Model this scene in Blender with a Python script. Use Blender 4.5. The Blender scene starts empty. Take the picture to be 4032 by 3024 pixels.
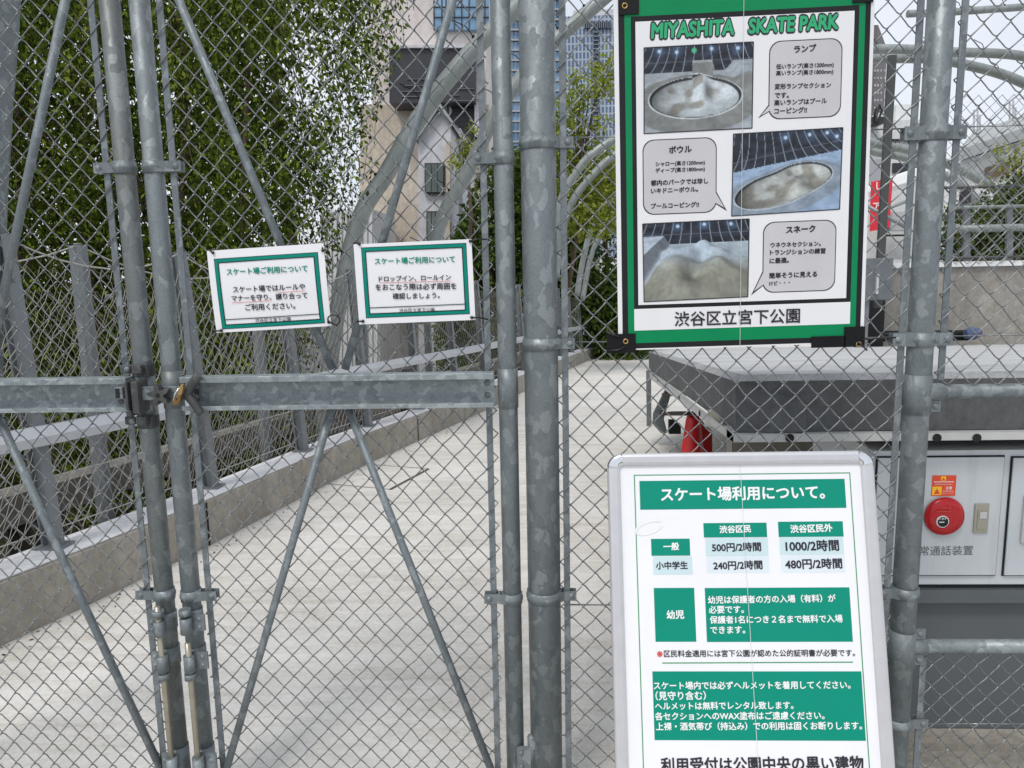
import bpy, math, random
import numpy as np
from mathutils import Matrix, Vector

random.seed(7)
rng = np.random.default_rng(11)
SC = bpy.context.scene
COL = SC.collection

# ------------------------------------------------------------------ camera
FPX, PW, PH = 2950.0, 4032.0, 3024.0
dn = np.array([2400 - PW / 2, 21200.0 - PH / 2, FPX]); dn /= np.linalg.norm(dn)
fw = np.array([0, 0, 1.0]); ff = fw - dn * (fw @ dn); ff /= np.linalg.norm(ff)
rt = np.cross(dn, ff)
R0 = np.stack([rt, ff, -dn])
ya = math.radians(2.5)
R = np.array([[math.cos(ya), -math.sin(ya), 0], [math.sin(ya), math.cos(ya), 0], [0, 0, 1]]) @ R0
CP = np.array([0, -1.9, 1.5])
cd = bpy.data.cameras.new('camera')
cd.sensor_width = 36.0
cd.lens = FPX / PW * 36.0
cd.clip_start = 0.02
cd.clip_end = 2000.0
co = bpy.data.objects.new('camera', cd); COL.objects.link(co)
M4 = Matrix.Identity(4)
for i in range(3):
    M4[i][0] = R[i, 0]; M4[i][1] = -R[i, 1]; M4[i][2] = -R[i, 2]; M4[i][3] = CP[i]
co.matrix_world = M4
SC.camera = co

# ------------------------------------------------------------------ sky and sun
SUN_EL, SUN_AZ = math.radians(58), math.radians(205)      # azimuth clockwise from +Y
W = bpy.data.worlds.new('World'); SC.world = W; W.use_nodes = True
wn, wl = W.node_tree.nodes, W.node_tree.links
bgn = wn['Background']
sky = wn.new('ShaderNodeTexSky'); sky.sky_type = 'NISHITA'; sky.sun_disc = False
sky.sun_elevation = SUN_EL; sky.sun_rotation = SUN_AZ
sky.air_density = 1.0; sky.dust_density = 2.5; sky.ozone_density = 1.0
tc = wn.new('ShaderNodeTexCoord')
cn = wn.new('ShaderNodeTexNoise'); cn.inputs['Scale'].default_value = 2.4; cn.inputs['Detail'].default_value = 6
wl.new(tc.outputs['Generated'], cn.inputs['Vector'])
cr = wn.new('ShaderNodeValToRGB')
cr.color_ramp.elements[0].position = 0.3; cr.color_ramp.elements[0].color = (0.62, 0.62, 0.62, 1)
cr.color_ramp.elements[1].position = 0.65; cr.color_ramp.elements[1].color = (0.97, 0.97, 0.97, 1)
wl.new(cn.outputs['Fac'], cr.inputs['Fac'])
mx = wn.new('ShaderNodeMix'); mx.data_type = 'RGBA'
wl.new(cr.outputs['Color'], mx.inputs['Factor'])
wl.new(sky.outputs['Color'], mx.inputs['A'])
mx.inputs['B'].default_value = (6.2, 6.5, 7.0, 1)          # cloud deck
wl.new(mx.outputs['Result'], bgn.inputs['Color'])
bgn.inputs['Strength'].default_value = 0.11
sl = bpy.data.lights.new('sun', 'SUN'); sl.energy = 1.3; sl.angle = math.radians(14); sl.color = (1, 0.96, 0.9)
so = bpy.data.objects.new('sun', sl); COL.objects.link(so)
sd = Vector((math.sin(SUN_AZ) * math.cos(SUN_EL), math.cos(SUN_AZ) * math.cos(SUN_EL), math.sin(SUN_EL)))
so.rotation_euler = (-sd).to_track_quat('-Z', 'Y').to_euler()
so.location = sd * 30
SC.view_settings.view_transform = 'Standard'; SC.view_settings.look = 'None'
SC.view_settings.exposure = 0.42; SC.view_settings.gamma = 1.0
try:
    SC.cycles.max_bounces = 6; SC.cycles.transparent_max_bounces = 4
except Exception:
    pass

# ------------------------------------------------------------------ helpers
K = 4032 / 2212.0
def ray(x, y):
    return R @ np.array([x * K - PW / 2, y * K - PH / 2, FPX])
def P(x, y, Y):                       # survey mark (2212 px wide print of the photo) -> point on the plane Y
    r = ray(x, y); return CP + (Y - CP[1]) / r[1] * r
def PX(x, y, X):
    r = ray(x, y); return CP + (X - CP[0]) / r[0] * r
def proj(pts):
    q = (np.asarray(pts) - CP) @ R
    return (q[..., 0] / q[..., 2] * FPX + PW / 2) / K, (q[..., 1] / q[..., 2] * FPX + PH / 2) / K
def lin(r, g, b):
    f = lambda c: (c / 12.92 if c <= 0.04045 else ((c + 0.055) / 1.055) ** 2.4)
    return (f(r / 255), f(g / 255), f(b / 255), 1)

class MB:
    def __init__(s): s.v = []; s.f = []; s.sm = []
    def add(s, v, f, smooth=False):
        b = len(s.v); s.v.extend([tuple(map(float, p)) for p in v])
        for q in f: s.f.append(tuple(i + b for i in q)); s.sm.append(smooth)
    def hexa(s, p):                   # eight corners, bottom four then top four
        s.add(p, [(3, 2, 1, 0), (4, 5, 6, 7), (0, 1, 5, 4), (1, 2, 6, 5), (2, 3, 7, 6), (3, 0, 4, 7)])
    def box(s, x0, x1, y0, y1, z0, z1):
        s.hexa([(x0, y0, z0), (x1, y0, z0), (x1, y1, z0), (x0, y1, z0), (x0, y0, z1), (x1, y0, z1), (x1, y1, z1), (x0, y1, z1)])
    def obox(s, c, ax, ay, az):       # centre and three half vectors
        c, ax, ay, az = map(np.asarray, (c, ax, ay, az))
        s.hexa([c - ax - ay - az, c + ax - ay - az, c + ax + ay - az, c - ax + ay - az,
                c - ax - ay + az, c + ax - ay + az, c + ax + ay + az, c - ax + ay + az])
    def bar(s, a, b, w, t, up=(0, 1, 0)):   # rectangular bar a->b: w across, t along `up`
        a, b = np.asarray(a, float), np.asarray(b, float)
        d = b - a; L = np.linalg.norm(d); d /= L
        u = np.asarray(up, float); u = u - d * (u @ d); u /= np.linalg.norm(u)
        x = np.cross(d, u)
        s.obox((a + b) / 2, d * L / 2, x * w / 2, u * t / 2)
    def tube(s, pts, r, n=12, cap=True, smooth=True):
        p = np.asarray(pts, float); m = len(p)
        rr = np.full(m, r) if np.isscalar(r) else np.asarray(r)
        t = np.gradient(p, axis=0); t /= np.linalg.norm(t, axis=1)[:, None]
        u = np.cross(t[0], (0, 0, 1.0))
        if np.linalg.norm(u) < 1e-3: u = np.cross(t[0], (1.0, 0, 0))
        u /= np.linalg.norm(u); V = []
        for i in range(m):
            u = u - t[i] * (u @ t[i]); u /= np.linalg.norm(u); w = np.cross(t[i], u)
            for k in range(n):
                a = 2 * math.pi * k / n
                V.append(p[i] + rr[i] * (math.cos(a) * u + math.sin(a) * w))
        F = [(i * n + k, i * n + (k + 1) % n, (i + 1) * n + (k + 1) % n, (i + 1) * n + k) for i in range(m - 1) for k in range(n)]
        s.add(V, F, smooth)
        if cap:
            b = len(s.v) - m * n
            s.f.append(tuple(b + k for k in reversed(range(n)))); s.sm.append(False)
            s.f.append(tuple(b + (m - 1) * n + k for k in range(n))); s.sm.append(False)
    def prism(s, poly, axis, a, b):   # poly of 2-D points in the other two axes, extruded from a to b
        n = len(poly)
        def mk(p, q):
            return {'x': (q, p[0], p[1]), 'y': (p[0], q, p[1]), 'z': (p[0], p[1], q)}[axis]
        V = [mk(p, a) for p in poly] + [mk(p, b) for p in poly]
        F = [(i, (i + 1) % n, n + (i + 1) % n, n + i) for i in range(n)] + [tuple(reversed(range(n))), tuple(range(n, 2 * n))]
        s.add(V, F)
    def sweep(s, path, prof, closed=True):   # prof of (side, up) swept along path in plan; side = left of travel
        p = np.asarray(path, float); t = np.gradient(p, axis=0); t[:, 2] = 0; t /= np.linalg.norm(t, axis=1)[:, None]
        n = len(prof); V = []
        for i in range(len(p)):
            side = np.array([-t[i, 1], t[i, 0], 0])
            for a, b in prof: V.append(p[i] + side * a + np.array([0, 0, b]))
        F = [(i * n + k, i * n + (k + 1) % n, (i + 1) * n + (k + 1) % n, (i + 1) * n + k) for i in range(len(p) - 1) for k in range(n if closed else n - 1)]
        s.add(V, F)
        if closed:
            b = len(s.v) - len(p) * n
            s.f.append(tuple(b + k for k in reversed(range(n)))); s.sm.append(False)
            s.f.append(tuple(b + (len(p) - 1) * n + k for k in range(n))); s.sm.append(False)
    def dome(s, c, r, d, h=0.6):      # bolt head bulging along d
        c, d = np.asarray(c, float), np.asarray(d, float); d /= np.linalg.norm(d)
        u = np.cross(d, (0, 0, 1.0)); 
        if np.linalg.norm(u) < 1e-3: u = np.cross(d, (1.0, 0, 0))
        u /= np.linalg.norm(u); w = np.cross(d, u); V = []; n = 10
        for a in (0, 35, 65):
            for k in range(n):
                th = 2 * math.pi * k / n; ca = math.cos(math.radians(a)); sa = math.sin(math.radians(a))
                V.append(c + r * ca * (math.cos(th) * u + math.sin(th) * w) + d * r * h * sa)
        V.append(c + d * r * h)
        F = [(i * n + k, i * n + (k + 1) % n, (i + 1) * n + (k + 1) % n, (i + 1) * n + k) for i in range(2) for k in range(n)]
        F += [(2 * n + k, 2 * n + (k + 1) % n, 3 * n) for k in range(n)]
        s.add(V, F, True)
    def build(s, name, mat, parent=None, bevel=0.0):
        me = bpy.data.meshes.new(name); me.from_pydata(s.v, [], s.f)
        me.polygons.foreach_set('use_smooth', s.sm); me.update()
        me.materials.append(mat)
        o = bpy.data.objects.new(name, me); COL.objects.link(o)
        if parent is not None:
            o.parent = parent
            o.matrix_parent_inverse = MWI.get(parent.name, Matrix.Identity(4))
        MWI[o.name] = Matrix.Identity(4)
        if bevel:
            b = o.modifiers.new('bevel', 'BEVEL'); b.width = bevel; b.segments = 2; b.limit_method = 'ANGLE'
        return o
MWI = {}
def thing(name, label, cat, loc=(0, 0, 0), group=None):
    o = bpy.data.objects.new(name, None); COL.objects.link(o); o.location = loc; o.empty_display_size = 0.1
    o['label'] = label; o['category'] = cat
    if group: o['group'] = group
    MWI[o.name] = Matrix.Translation(loc).inverted()
    return o
def tag(o, label, cat, group=None):
    o['label'] = label; o['category'] = cat
    if group: o['group'] = group
    return o
def structure(o): o['kind'] = 'structure'; return o
def np_obj(name, V, F, mat, parent=None, smooth=False):
    me = bpy.data.meshes.new(name); n, k = F.shape
    me.vertices.add(len(V)); me.vertices.foreach_set('co', np.ascontiguousarray(V, np.float32).ravel())
    me.loops.add(n * k); me.loops.foreach_set('vertex_index', F.ravel().astype(np.int32))
    me.polygons.add(n); me.polygons.foreach_set('loop_start', np.arange(n, dtype=np.int32) * k)
    me.polygons.foreach_set('loop_total', np.full(n, k, np.int32))
    me.polygons.foreach_set('use_smooth', np.full(n, smooth)); me.update(calc_edges=True); me.validate()
    me.materials.append(mat)
    o = bpy.data.objects.new(name, me); COL.objects.link(o)
    if parent is not None: o.parent = parent; o.matrix_parent_inverse = MWI.get(parent.name, Matrix.Identity(4))
    MWI[o.name] = Matrix.Identity(4)
    return o

# ------------------------------------------------------------------ materials
class NT:
    def __init__(s, name):
        m = bpy.data.materials.new(name); m.use_nodes = True; s.m = m
        s.n, s.l = m.node_tree.nodes, m.node_tree.links
        s.b = s.n['Principled BSDF']; s.tc = s.n.new('ShaderNodeTexCoord')
    def noise(s, scale, detail=4, rough=0.6, vec=None, stretch=None):
        t = s.n.new('ShaderNodeTexNoise'); t.inputs['Scale'].default_value = scale; t.inputs['Detail'].default_value = detail
        t.inputs['Roughness'].default_value = rough
        v = vec or s.tc.outputs['Object']
        if stretch:
            mp = s.n.new('ShaderNodeMapping'); mp.inputs['Scale'].default_value = stretch; s.l.new(v, mp.inputs['Vector']); v = mp.outputs['Vector']
        s.l.new(v, t.inputs['Vector']); return t
    def ramp(s, fac, stops):
        r = s.n.new('ShaderNodeValToRGB'); e = r.color_ramp.elements
        while len(e) < len(stops): e.new(0.5)
        for q, (p, c) in zip(e, stops): q.position = p; q.color = c if len(c) == 4 else (*c, 1)
        s.l.new(fac, r.inputs['Fac']); return r.outputs['Color']
    def mix(s, a, b, fac, mode='MIX'):
        m = s.n.new('ShaderNodeMix'); m.data_type = 'RGBA'; m.blend_type = mode
        for sock, v in (('A', a), ('B', b), ('Factor', fac)):
            if hasattr(v, 'is_linked') or hasattr(v, 'links'): s.l.new(v, m.inputs[sock])
            else: m.inputs[sock].default_value = v
        return m.outputs['Result']
    def bump(s, h, strength=0.2, dist=0.01):
        b = s.n.new('ShaderNodeBump'); b.inputs['Strength'].default_value = strength; b.inputs['Distance'].default_value = dist
        s.l.new(h, b.inputs['Height']); s.l.new(b.outputs['Normal'], s.b.inputs['Normal'])
    def set(s, **k):
        for a, v in k.items():
            i = s.b.inputs[a.replace('_', ' ')]
            if hasattr(v, 'links'): s.l.new(v, i)
            else: i.default_value = v
        return s.m

def galv(name, dark, mid, light, scale=22, metal=0.45, rough=0.5, stretch=(1, 1, 0.55), dirt=None):
    t = NT(name)
    d = t.noise(30, 2)
    v = t.n.new('ShaderNodeVectorMath'); v.operation = 'MULTIPLY_ADD'
    t.l.new(d.outputs['Color'], v.inputs[0]); v.inputs[1].default_value = (0.03, 0.03, 0.03); t.l.new(t.tc.outputs['Object'], v.inputs[2])
    mp = t.n.new('ShaderNodeMapping'); mp.inputs['Scale'].default_value = stretch; t.l.new(v.outputs[0], mp.inputs['Vector'])
    vo = t.n.new('ShaderNodeTexVoronoi'); vo.inputs['Scale'].default_value = scale; t.l.new(mp.outputs[0], vo.inputs['Vector'])
    sp = t.n.new('ShaderNodeSeparateColor'); t.l.new(vo.outputs['Color'], sp.inputs[0])
    c1 = t.ramp(sp.outputs[0], [(0.0, dark), (0.4, mid), (0.76, mid), (0.80, light), (1.0, light)])
    n2 = t.noise(5, 5)
    c2 = t.mix(c1, t.ramp(n2.outputs['Fac'], [(0.3, dark), (0.7, mid)]), 0.42)
    n3 = t.noise(160, 3)
    c3 = t.mix(c2, t.ramp(n3.outputs['Fac'], [(0.35, (0.42, 0.42, 0.42)), (0.65, (0.58, 0.58, 0.58))]), 0.5, 'OVERLAY')
    if dirt:
        nd = t.noise(3.5, 5, stretch=(1, 1, 0.4))
        c3 = t.mix(c3, dirt, t.ramp(nd.outputs['Fac'], [(0.48, (0, 0, 0)), (0.75, (0.6, 0.6, 0.6))]))
    rr = t.ramp(sp.outputs[1], [(0, (rough - 0.1,) * 3), (1, (rough + 0.12,) * 3)])
    t.set(Base_Color=c3, Metallic=metal, Roughness=rr)
    t.bump(n3.outputs['Fac'], 0.05, 0.002)
    return t.m
M = {}
M['galv'] = galv('galvanised steel', (0.155, 0.18, 0.19), (0.205, 0.233, 0.244), (0.315, 0.352, 0.362), scale=52, rough=0.55)
M['stain'] = galv('stained galvanised steel', (0.135, 0.154, 0.16), (0.19, 0.212, 0.218), (0.32, 0.355, 0.36), scale=46, rough=0.57, dirt=(0.135, 0.127, 0.105, 1))
M['channel'] = galv('bright spangled galvanised steel', (0.20, 0.232, 0.245), (0.30, 0.342, 0.353), (0.46, 0.51, 0.52), scale=62, stretch=(0.8, 1, 1.2))
M['strip'] = galv('galvanised flat bar', (0.15, 0.175, 0.188), (0.20, 0.228, 0.242), (0.31, 0.345, 0.362), scale=70, rough=0.6)
M['wire'] = galv('galvanised wire', (0.17, 0.178, 0.182), (0.225, 0.238, 0.242), (0.33, 0.345, 0.35), scale=90, metal=0.6, rough=0.36)
M['arch'] = galv('weathered arch steel', (0.24, 0.27, 0.265), (0.29, 0.32, 0.315), (0.36, 0.39, 0.385), scale=14, metal=0.25, dirt=(0.17, 0.20, 0.165, 1))
M['latch'] = galv('dark cast iron', (0.055, 0.058, 0.06), (0.08, 0.083, 0.084), (0.13, 0.135, 0.135), scale=40, metal=0.3, rough=0.6, dirt=(0.12, 0.11, 0.09, 1))

def plain(name, c, rough=0.5, metal=0.0, var=0.12, scale=8, bump=0.0, spec=None):
    t = NT(name); n = t.noise(scale, 6)
    lo = tuple(x * (1 - var) for x in c[:3]); hi = tuple(min(1, x * (1 + var)) for x in c[:3])
    t.set(Base_Color=t.ramp(n.outputs['Fac'], [(0.3, lo), (0.7, hi)]), Roughness=rough, Metallic=metal)
    if bump: t.bump(t.noise(scale * 12, 3).outputs['Fac'], bump, 0.004)
    return t.m
def concrete(name, lo, hi, streak=None, scale=3.0, speck=0.4, stretch=None):
    t = NT(name)
    a = t.noise(scale, 8, 0.65, stretch=stretch); b = t.noise(scale * 9, 6, 0.7, stretch=stretch); c = t.noise(scale * 70, 3, 0.7)
    col = t.ramp(a.outputs['Fac'], [(0.32, lo), (0.66, hi)])
    col = t.mix(col, t.ramp(b.outputs['Fac'], [(0.3, (0.33,) * 3), (0.7, (0.64,) * 3)]), 0.75, 'OVERLAY')
    col = t.mix(col, t.ramp(c.outputs['Fac'], [(0.3, (0.3,) * 3), (0.7, (0.65,) * 3)]), speck, 'OVERLAY')
    if streak:
        s = t.noise(2.2, 7, 0.7, stretch=(3.0, 3.0, 0.25))
        col = t.mix(col, streak, t.ramp(s.outputs['Fac'], [(0.45, (0, 0, 0)), (0.8, (0.75,) * 3)]))
    t.set(Base_Color=col, Roughness=0.88)
    t.bump(b.outputs['Fac'], 0.25, 0.006)
    return t.m
def floor_mat():
    t = NT('broom finished concrete')
    a = t.noise(0.9, 6, 0.6); b = t.noise(5.5, 8, 0.72, stretch=(0.6, 2.2, 1)); c = t.noise(60, 4, 0.75); d = t.noise(2.6, 7, 0.7, stretch=(0.35, 3.4, 1))
    col = t.ramp(a.outputs['Fac'], [(0.3, (0.555, 0.53, 0.485)), (0.65, (0.70, 0.68, 0.64))])
    col = t.mix(col, t.ramp(b.outputs['Fac'], [(0.32, (0.36, 0.36, 0.355)), (0.62, (0.6,) * 3)]), 0.7, 'OVERLAY')
    col = t.mix(col, (0.40, 0.365, 0.31, 1), t.ramp(d.outputs['Fac'], [(0.53, (0, 0, 0)), (0.78, (0.7,) * 3)]))
    col = t.mix(col, t.ramp(c.outputs['Fac'], [(0.3, (0.30,) * 3), (0.7, (0.66,) * 3)]), 0.55, 'OVERLAY')
    t.set(Base_Color=col, Roughness=0.9); t.bump(c.outputs['Fac'], 0.3, 0.004)
    return t.m
M['floor'] = floor_mat()
M['curb'] = concrete('weathered curb concrete', (0.30, 0.277, 0.237), (0.41, 0.38, 0.33), streak=(0.20, 0.178, 0.145, 1), scale=2.0)
M['gutter'] = concrete('dirty gutter concrete', (0.26, 0.24, 0.20), (0.40, 0.375, 0.33), scale=5.0)
M['curbtop'] = concrete('pale curb top', (0.58, 0.58, 0.59), (0.74, 0.74, 0.75), scale=3.0)
M['wallc'] = concrete('board marked concrete', (0.24, 0.225, 0.20), (0.34, 0.325, 0.295), streak=(0.16, 0.14, 0.12, 1), scale=1.6)
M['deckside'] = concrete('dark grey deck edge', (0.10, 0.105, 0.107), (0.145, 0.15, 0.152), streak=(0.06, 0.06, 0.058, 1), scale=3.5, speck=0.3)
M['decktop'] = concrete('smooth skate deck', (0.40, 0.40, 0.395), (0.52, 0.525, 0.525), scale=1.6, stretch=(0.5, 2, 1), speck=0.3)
M['lip'] = concrete('worn pale lip', (0.26, 0.265, 0.265), (0.38, 0.385, 0.385), scale=5)
M['soil'] = plain('dark soil', (0.035, 0.028, 0.02), 0.95, var=0.4, scale=9)
M['ground'] = plain('street asphalt', (0.10, 0.10, 0.10), 0.9, var=0.2, scale=0.2)
M['white'] = plain('white paper', (0.80, 0.80, 0.82), 0.32, var=0.02)
M['paper'] = plain('laminated paper', (0.82, 0.82, 0.85), 0.25, var=0.02)
M['black'] = plain('black print', (0.018, 0.018, 0.02), 0.35, var=0.15)
M['ink'] = plain('dark ink', (0.035, 0.033, 0.045), 0.4, var=0.1)
M['tape'] = plain('black plastic tape', (0.010, 0.010, 0.011), 0.4, var=0.3)
M['green'] = plain('green print', lin(8, 134, 84), 0.33, var=0.05)
M['teal'] = plain('teal print', lin(2, 132, 116), 0.33, var=0.05)
M['board_green'] = plain('board green print', lin(2, 138, 116), 0.3, var=0.03)
M['line_green'] = plain('line green print', lin(58, 146, 92), 0.35, var=0.03)
M['title_green'] = plain('title green print', lin(58, 172, 120), 0.35, var=0.08)
M['bubble'] = plain('grey bubble print', (0.56, 0.55, 0.57), 0.35, var=0.06, scale=5)
M['cell'] = plain('pale blue cell print', lin(196, 218, 222), 0.35, var=0.03)
M['cell_light'] = plain('paler cell print', lin(216, 226, 232), 0.35, var=0.03)
M['red_ink'] = plain('red ink', lin(215, 70, 62), 0.4, var=0.05)
M['white_ink'] = plain('white ink', (0.82, 0.84, 0.84), 0.35, var=0.02)
M['alu'] = plain('brushed aluminium', (0.60, 0.60, 0.62), 0.4, 0.5, var=0.04, scale=30)
M['chrome'] = plain('chrome corner', (0.75, 0.75, 0.77), 0.08, 1.0, var=0.02)
M['white_trim'] = plain('worn white trim', (0.58, 0.585, 0.57), 0.5, 0.1, var=0.1, scale=6)
def cabinet_mat():
    t = NT('grey enamel')
    a = t.noise(2.5, 6); b = t.noise(3.0, 7, 0.7, stretch=(6, 6, 0.5)); c = t.noise(90, 3)
    col = t.ramp(a.outputs['Fac'], [(0.3, (0.52, 0.56, 0.585)), (0.7, (0.60, 0.64, 0.665))])
    col = t.mix(col, (0.36, 0.37, 0.36, 1), t.ramp(b.outputs['Fac'], [(0.55, (0, 0, 0)), (0.82, (0.55,) * 3)]))
    t.set(Base_Color=col, Roughness=0.4); t.bump(a.outputs['Fac'], 0.06, 0.01)
    return t.m
M['cabinet'] = cabinet_mat()
M['cabinet_plain'] = plain('grey enamel', (0.56, 0.60, 0.625), 0.35, 0.0, var=0.04, scale=3)
M['cabinet_dark'] = plain('dark grey panel', (0.105, 0.12, 0.13), 0.5, var=0.06, scale=4)
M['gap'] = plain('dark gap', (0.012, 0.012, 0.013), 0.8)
M['slot'] = plain('dirty slot', (0.09, 0.08, 0.07), 0.9, var=0.3)
M['beige_bar'] = plain('beige underside', (0.34, 0.31, 0.26), 0.7, var=0.15)
M['rust'] = plain('dark brown tread', (0.075, 0.05, 0.045), 0.7, var=0.3, scale=14)
M['red'] = plain('red plastic', (0.62, 0.02, 0.018), 0.3, var=0.12, scale=6)
M['dark_red'] = plain('dull red plastic', (0.38, 0.012, 0.014), 0.4, var=0.12, scale=6)
M['alarm'] = plain('alarm red', (0.46, 0.006, 0.012), 0.25, var=0.05)
M['orange'] = plain('orange red sticker', lin(226, 74, 40), 0.4, var=0.04)
M['yellow'] = plain('yellow sticker', lin(250, 196, 20), 0.4, var=0.04)
M['banner'] = plain('red banner', lin(226, 52, 66), 0.6, var=0.06)
M['olive'] = plain('olive handle', (0.36, 0.345, 0.28), 0.4, 0.1, var=0.06)
M['brass'] = plain('brass', (0.50, 0.34, 0.13), 0.32, 0.75, var=0.12, scale=40)
M['brass_dark'] = plain('worn brass', (0.25, 0.145, 0.045), 0.42, 0.6, var=0.2, scale=40)
M['rod'] = plain('tarnished rod', (0.36, 0.33, 0.26), 0.34, 0.6, var=0.15, scale=25)
M['tie'] = plain('black cable tie', (0.012, 0.011, 0.013), 0.35, var=0.2)
M['rope'] = plain('pale wire rope', (0.46, 0.45, 0.41), 0.6, 0.2, var=0.1, scale=30)
M['net'] = plain('wire net', (0.33, 0.32, 0.28), 0.55, 0.3, var=0.15, scale=12)
M['post_grey'] = plain('grey steel post', (0.20, 0.218, 0.23), 0.5, 0.3, var=0.1, scale=6)
M['rail_light'] = plain('pale painted rail', (0.50, 0.515, 0.54), 0.4, 0.15, var=0.05)
M['bark'] = plain('brown bark', (0.10, 0.07, 0.05), 0.9, var=0.35, scale=14)
M['brown_post'] = plain('grey brown post', (0.07, 0.074, 0.07), 0.5, 0.2, var=0.1)
M['box_grey'] = plain('galvanised box', (0.16, 0.175, 0.185), 0.45, 0.35, var=0.15, scale=5)
M['blue'] = plain('blue rag', (0.08, 0.11, 0.2), 0.85, var=0.25, scale=30)
M['beige'] = concrete('pinkish beige render', (0.64, 0.58, 0.55), (0.72, 0.665, 0.64), scale=0.35, speck=0.1)
M['tan'] = concrete('stained tan render', (0.50, 0.43, 0.345), (0.62, 0.55, 0.46), streak=(0.40, 0.34, 0.27, 1), scale=0.6, speck=0.15)
M['pale'] = concrete('pale grey render', (0.55, 0.55, 0.585), (0.64, 0.64, 0.67), scale=0.8, speck=0.1)
M['whitewall'] = concrete('off white render', (0.66, 0.67, 0.67), (0.76, 0.77, 0.76), scale=0.4, speck=0.1)
M['charcoal'] = plain('charcoal cladding and recess shade', (0.035, 0.036, 0.044), 0.5, var=0.2, scale=2)
M['louvre'] = plain('grey louvre line', (0.16, 0.165, 0.18), 0.4, 0.3)
M['frame_dark'] = plain('dark window frame', (0.05, 0.045, 0.04), 0.5)
M['grey_roof'] = plain('grey roof sheet', (0.36, 0.38, 0.38), 0.6, var=0.1, scale=0.6)
M['facade_fin'] = plain('blue grey fin', (0.22, 0.27, 0.32), 0.5)
M['dark_glass'] = plain('dark blue glass', (0.045, 0.055, 0.085), 0.3)
M['wood'] = plain('brown boarded window', (0.16, 0.12, 0.07), 0.7, var=0.25, scale=2)
M['tower'] = plain('brown tower tile', (0.17, 0.145, 0.14), 0.6, var=0.1, scale=0.2)
M['stepgrey'] = plain('mid grey wall', (0.40, 0.41, 0.43), 0.6, var=0.08, scale=0.4)

def glass_mat(name, lo, hi):
    t = NT(name); n = t.noise(0.35, 3, stretch=(1, 1, 2.2))
    t.set(Base_Color=t.ramp(n.outputs['Fac'], [(0.35, lo), (0.65, hi)]), Roughness=0.12, Metallic=0.25)
    return t.m
M['glass'] = glass_mat('blue curtain glass', (0.10, 0.22, 0.36), (0.30, 0.46, 0.62))
M['window'] = glass_mat('grey window glass', (0.16, 0.19, 0.19), (0.34, 0.38, 0.38))

def facade_mat():
    t = NT('grid facade')                      # rows of panes with spandrels and fins
    sx = t.n.new('ShaderNodeSeparateXYZ'); t.l.new(t.tc.outputs['Object'], sx.inputs[0])
    ad = t.n.new('ShaderNodeMath'); ad.operation = 'ADD'; t.l.new(sx.outputs['X'], ad.inputs[0]); t.l.new(sx.outputs['Y'], ad.inputs[1])
    cb = t.n.new('ShaderNodeCombineXYZ'); t.l.new(ad.outputs[0], cb.inputs['X']); t.l.new(sx.outputs['Z'], cb.inputs['Y'])
    br = t.n.new('ShaderNodeTexBrick'); br.offset = 0; br.inputs['Scale'].default_value = 1.0
    br.inputs['Brick Width'].default_value = 0.62; br.inputs['Row Height'].default_value = 1.25
    br.inputs['Mortar Size'].default_value = 0.13; br.inputs['Mortar Smooth'].default_value = 0.05; br.inputs['Bias'].default_value = -0.2
    br.inputs['Color1'].default_value = (0.10, 0.15, 0.27, 1); br.inputs['Color2'].default_value = (0.17, 0.22, 0.33, 1)
    br.inputs['Mortar'].default_value = (0.42, 0.49, 0.56, 1)
    t.l.new(cb.outputs[0], br.inputs['Vector'])
    n = t.noise(0.05, 3)
    t.set(Base_Color=t.mix(br.outputs['Color'], t.ramp(n.outputs['Fac'], [(0.3, (0.42,) * 3), (0.7, (0.6,) * 3)]), 0.6, 'OVERLAY'), Roughness=0.35)
    return t.m
M['facade'] = facade_mat()

def leaf_mat(name, stops):
    t = NT(name); g = t.n.new('ShaderNodeNewGeometry')
    n = t.noise(1.6, 4)
    m = t.n.new('ShaderNodeMath'); m.operation = 'MULTIPLY_ADD'; t.l.new(n.outputs['Fac'], m.inputs[0]); m.inputs[1].default_value = 0.9
    m2 = t.n.new('ShaderNodeMath'); m2.operation = 'MULTIPLY'; t.l.new(g.outputs['Random Per Island'], m2.inputs[0]); m2.inputs[1].default_value = 0.6
    m3 = t.n.new('ShaderNodeMath'); m3.operation = 'SUBTRACT'; t.l.new(m2.outputs[0], m3.inputs[0]); m3.inputs[1].default_value = 0.25
    t.l.new(m3.outputs[0], m.inputs[2])
    c = t.ramp(m.outputs[0], stops)
    t.set(Base_Color=c, Roughness=0.6)
    t.b.inputs['Specular IOR Level'].default_value = 0.12
    tr = t.n.new('ShaderNodeBsdfTranslucent'); t.l.new(c, tr.inputs['Color'])
    ms = t.n.new('ShaderNodeMixShader'); ms.inputs[0].default_value = 0.28
    out = t.n['Material Output']; t.l.new(t.b.outputs[0], ms.inputs[1]); t.l.new(tr.outputs[0], ms.inputs[2]); t.l.new(ms.outputs[0], out.inputs['Surface'])
    return t.m
M['leaf'] = leaf_mat('vine leaf', [(0.0, (0.085, 0.036, 0.02)), (0.18, (0.022, 0.026, 0.005)), (0.42, (0.045, 0.078, 0.008)), (0.66, (0.13, 0.19, 0.018)), (1.0, (0.38, 0.45, 0.07))])
M['leaf_far'] = leaf_mat('hedge leaf', [(0.0, (0.10, 0.06, 0.03)), (0.15, (0.04, 0.065, 0.015)), (0.5, (0.065, 0.11, 0.02)), (1.0, (0.15, 0.21, 0.04))])
M['leaf_light'] = leaf_mat('young maple leaf', [(0.0, (0.10, 0.14, 0.02)), (0.4, (0.24, 0.30, 0.04)), (1.0, (0.42, 0.46, 0.09))])
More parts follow.
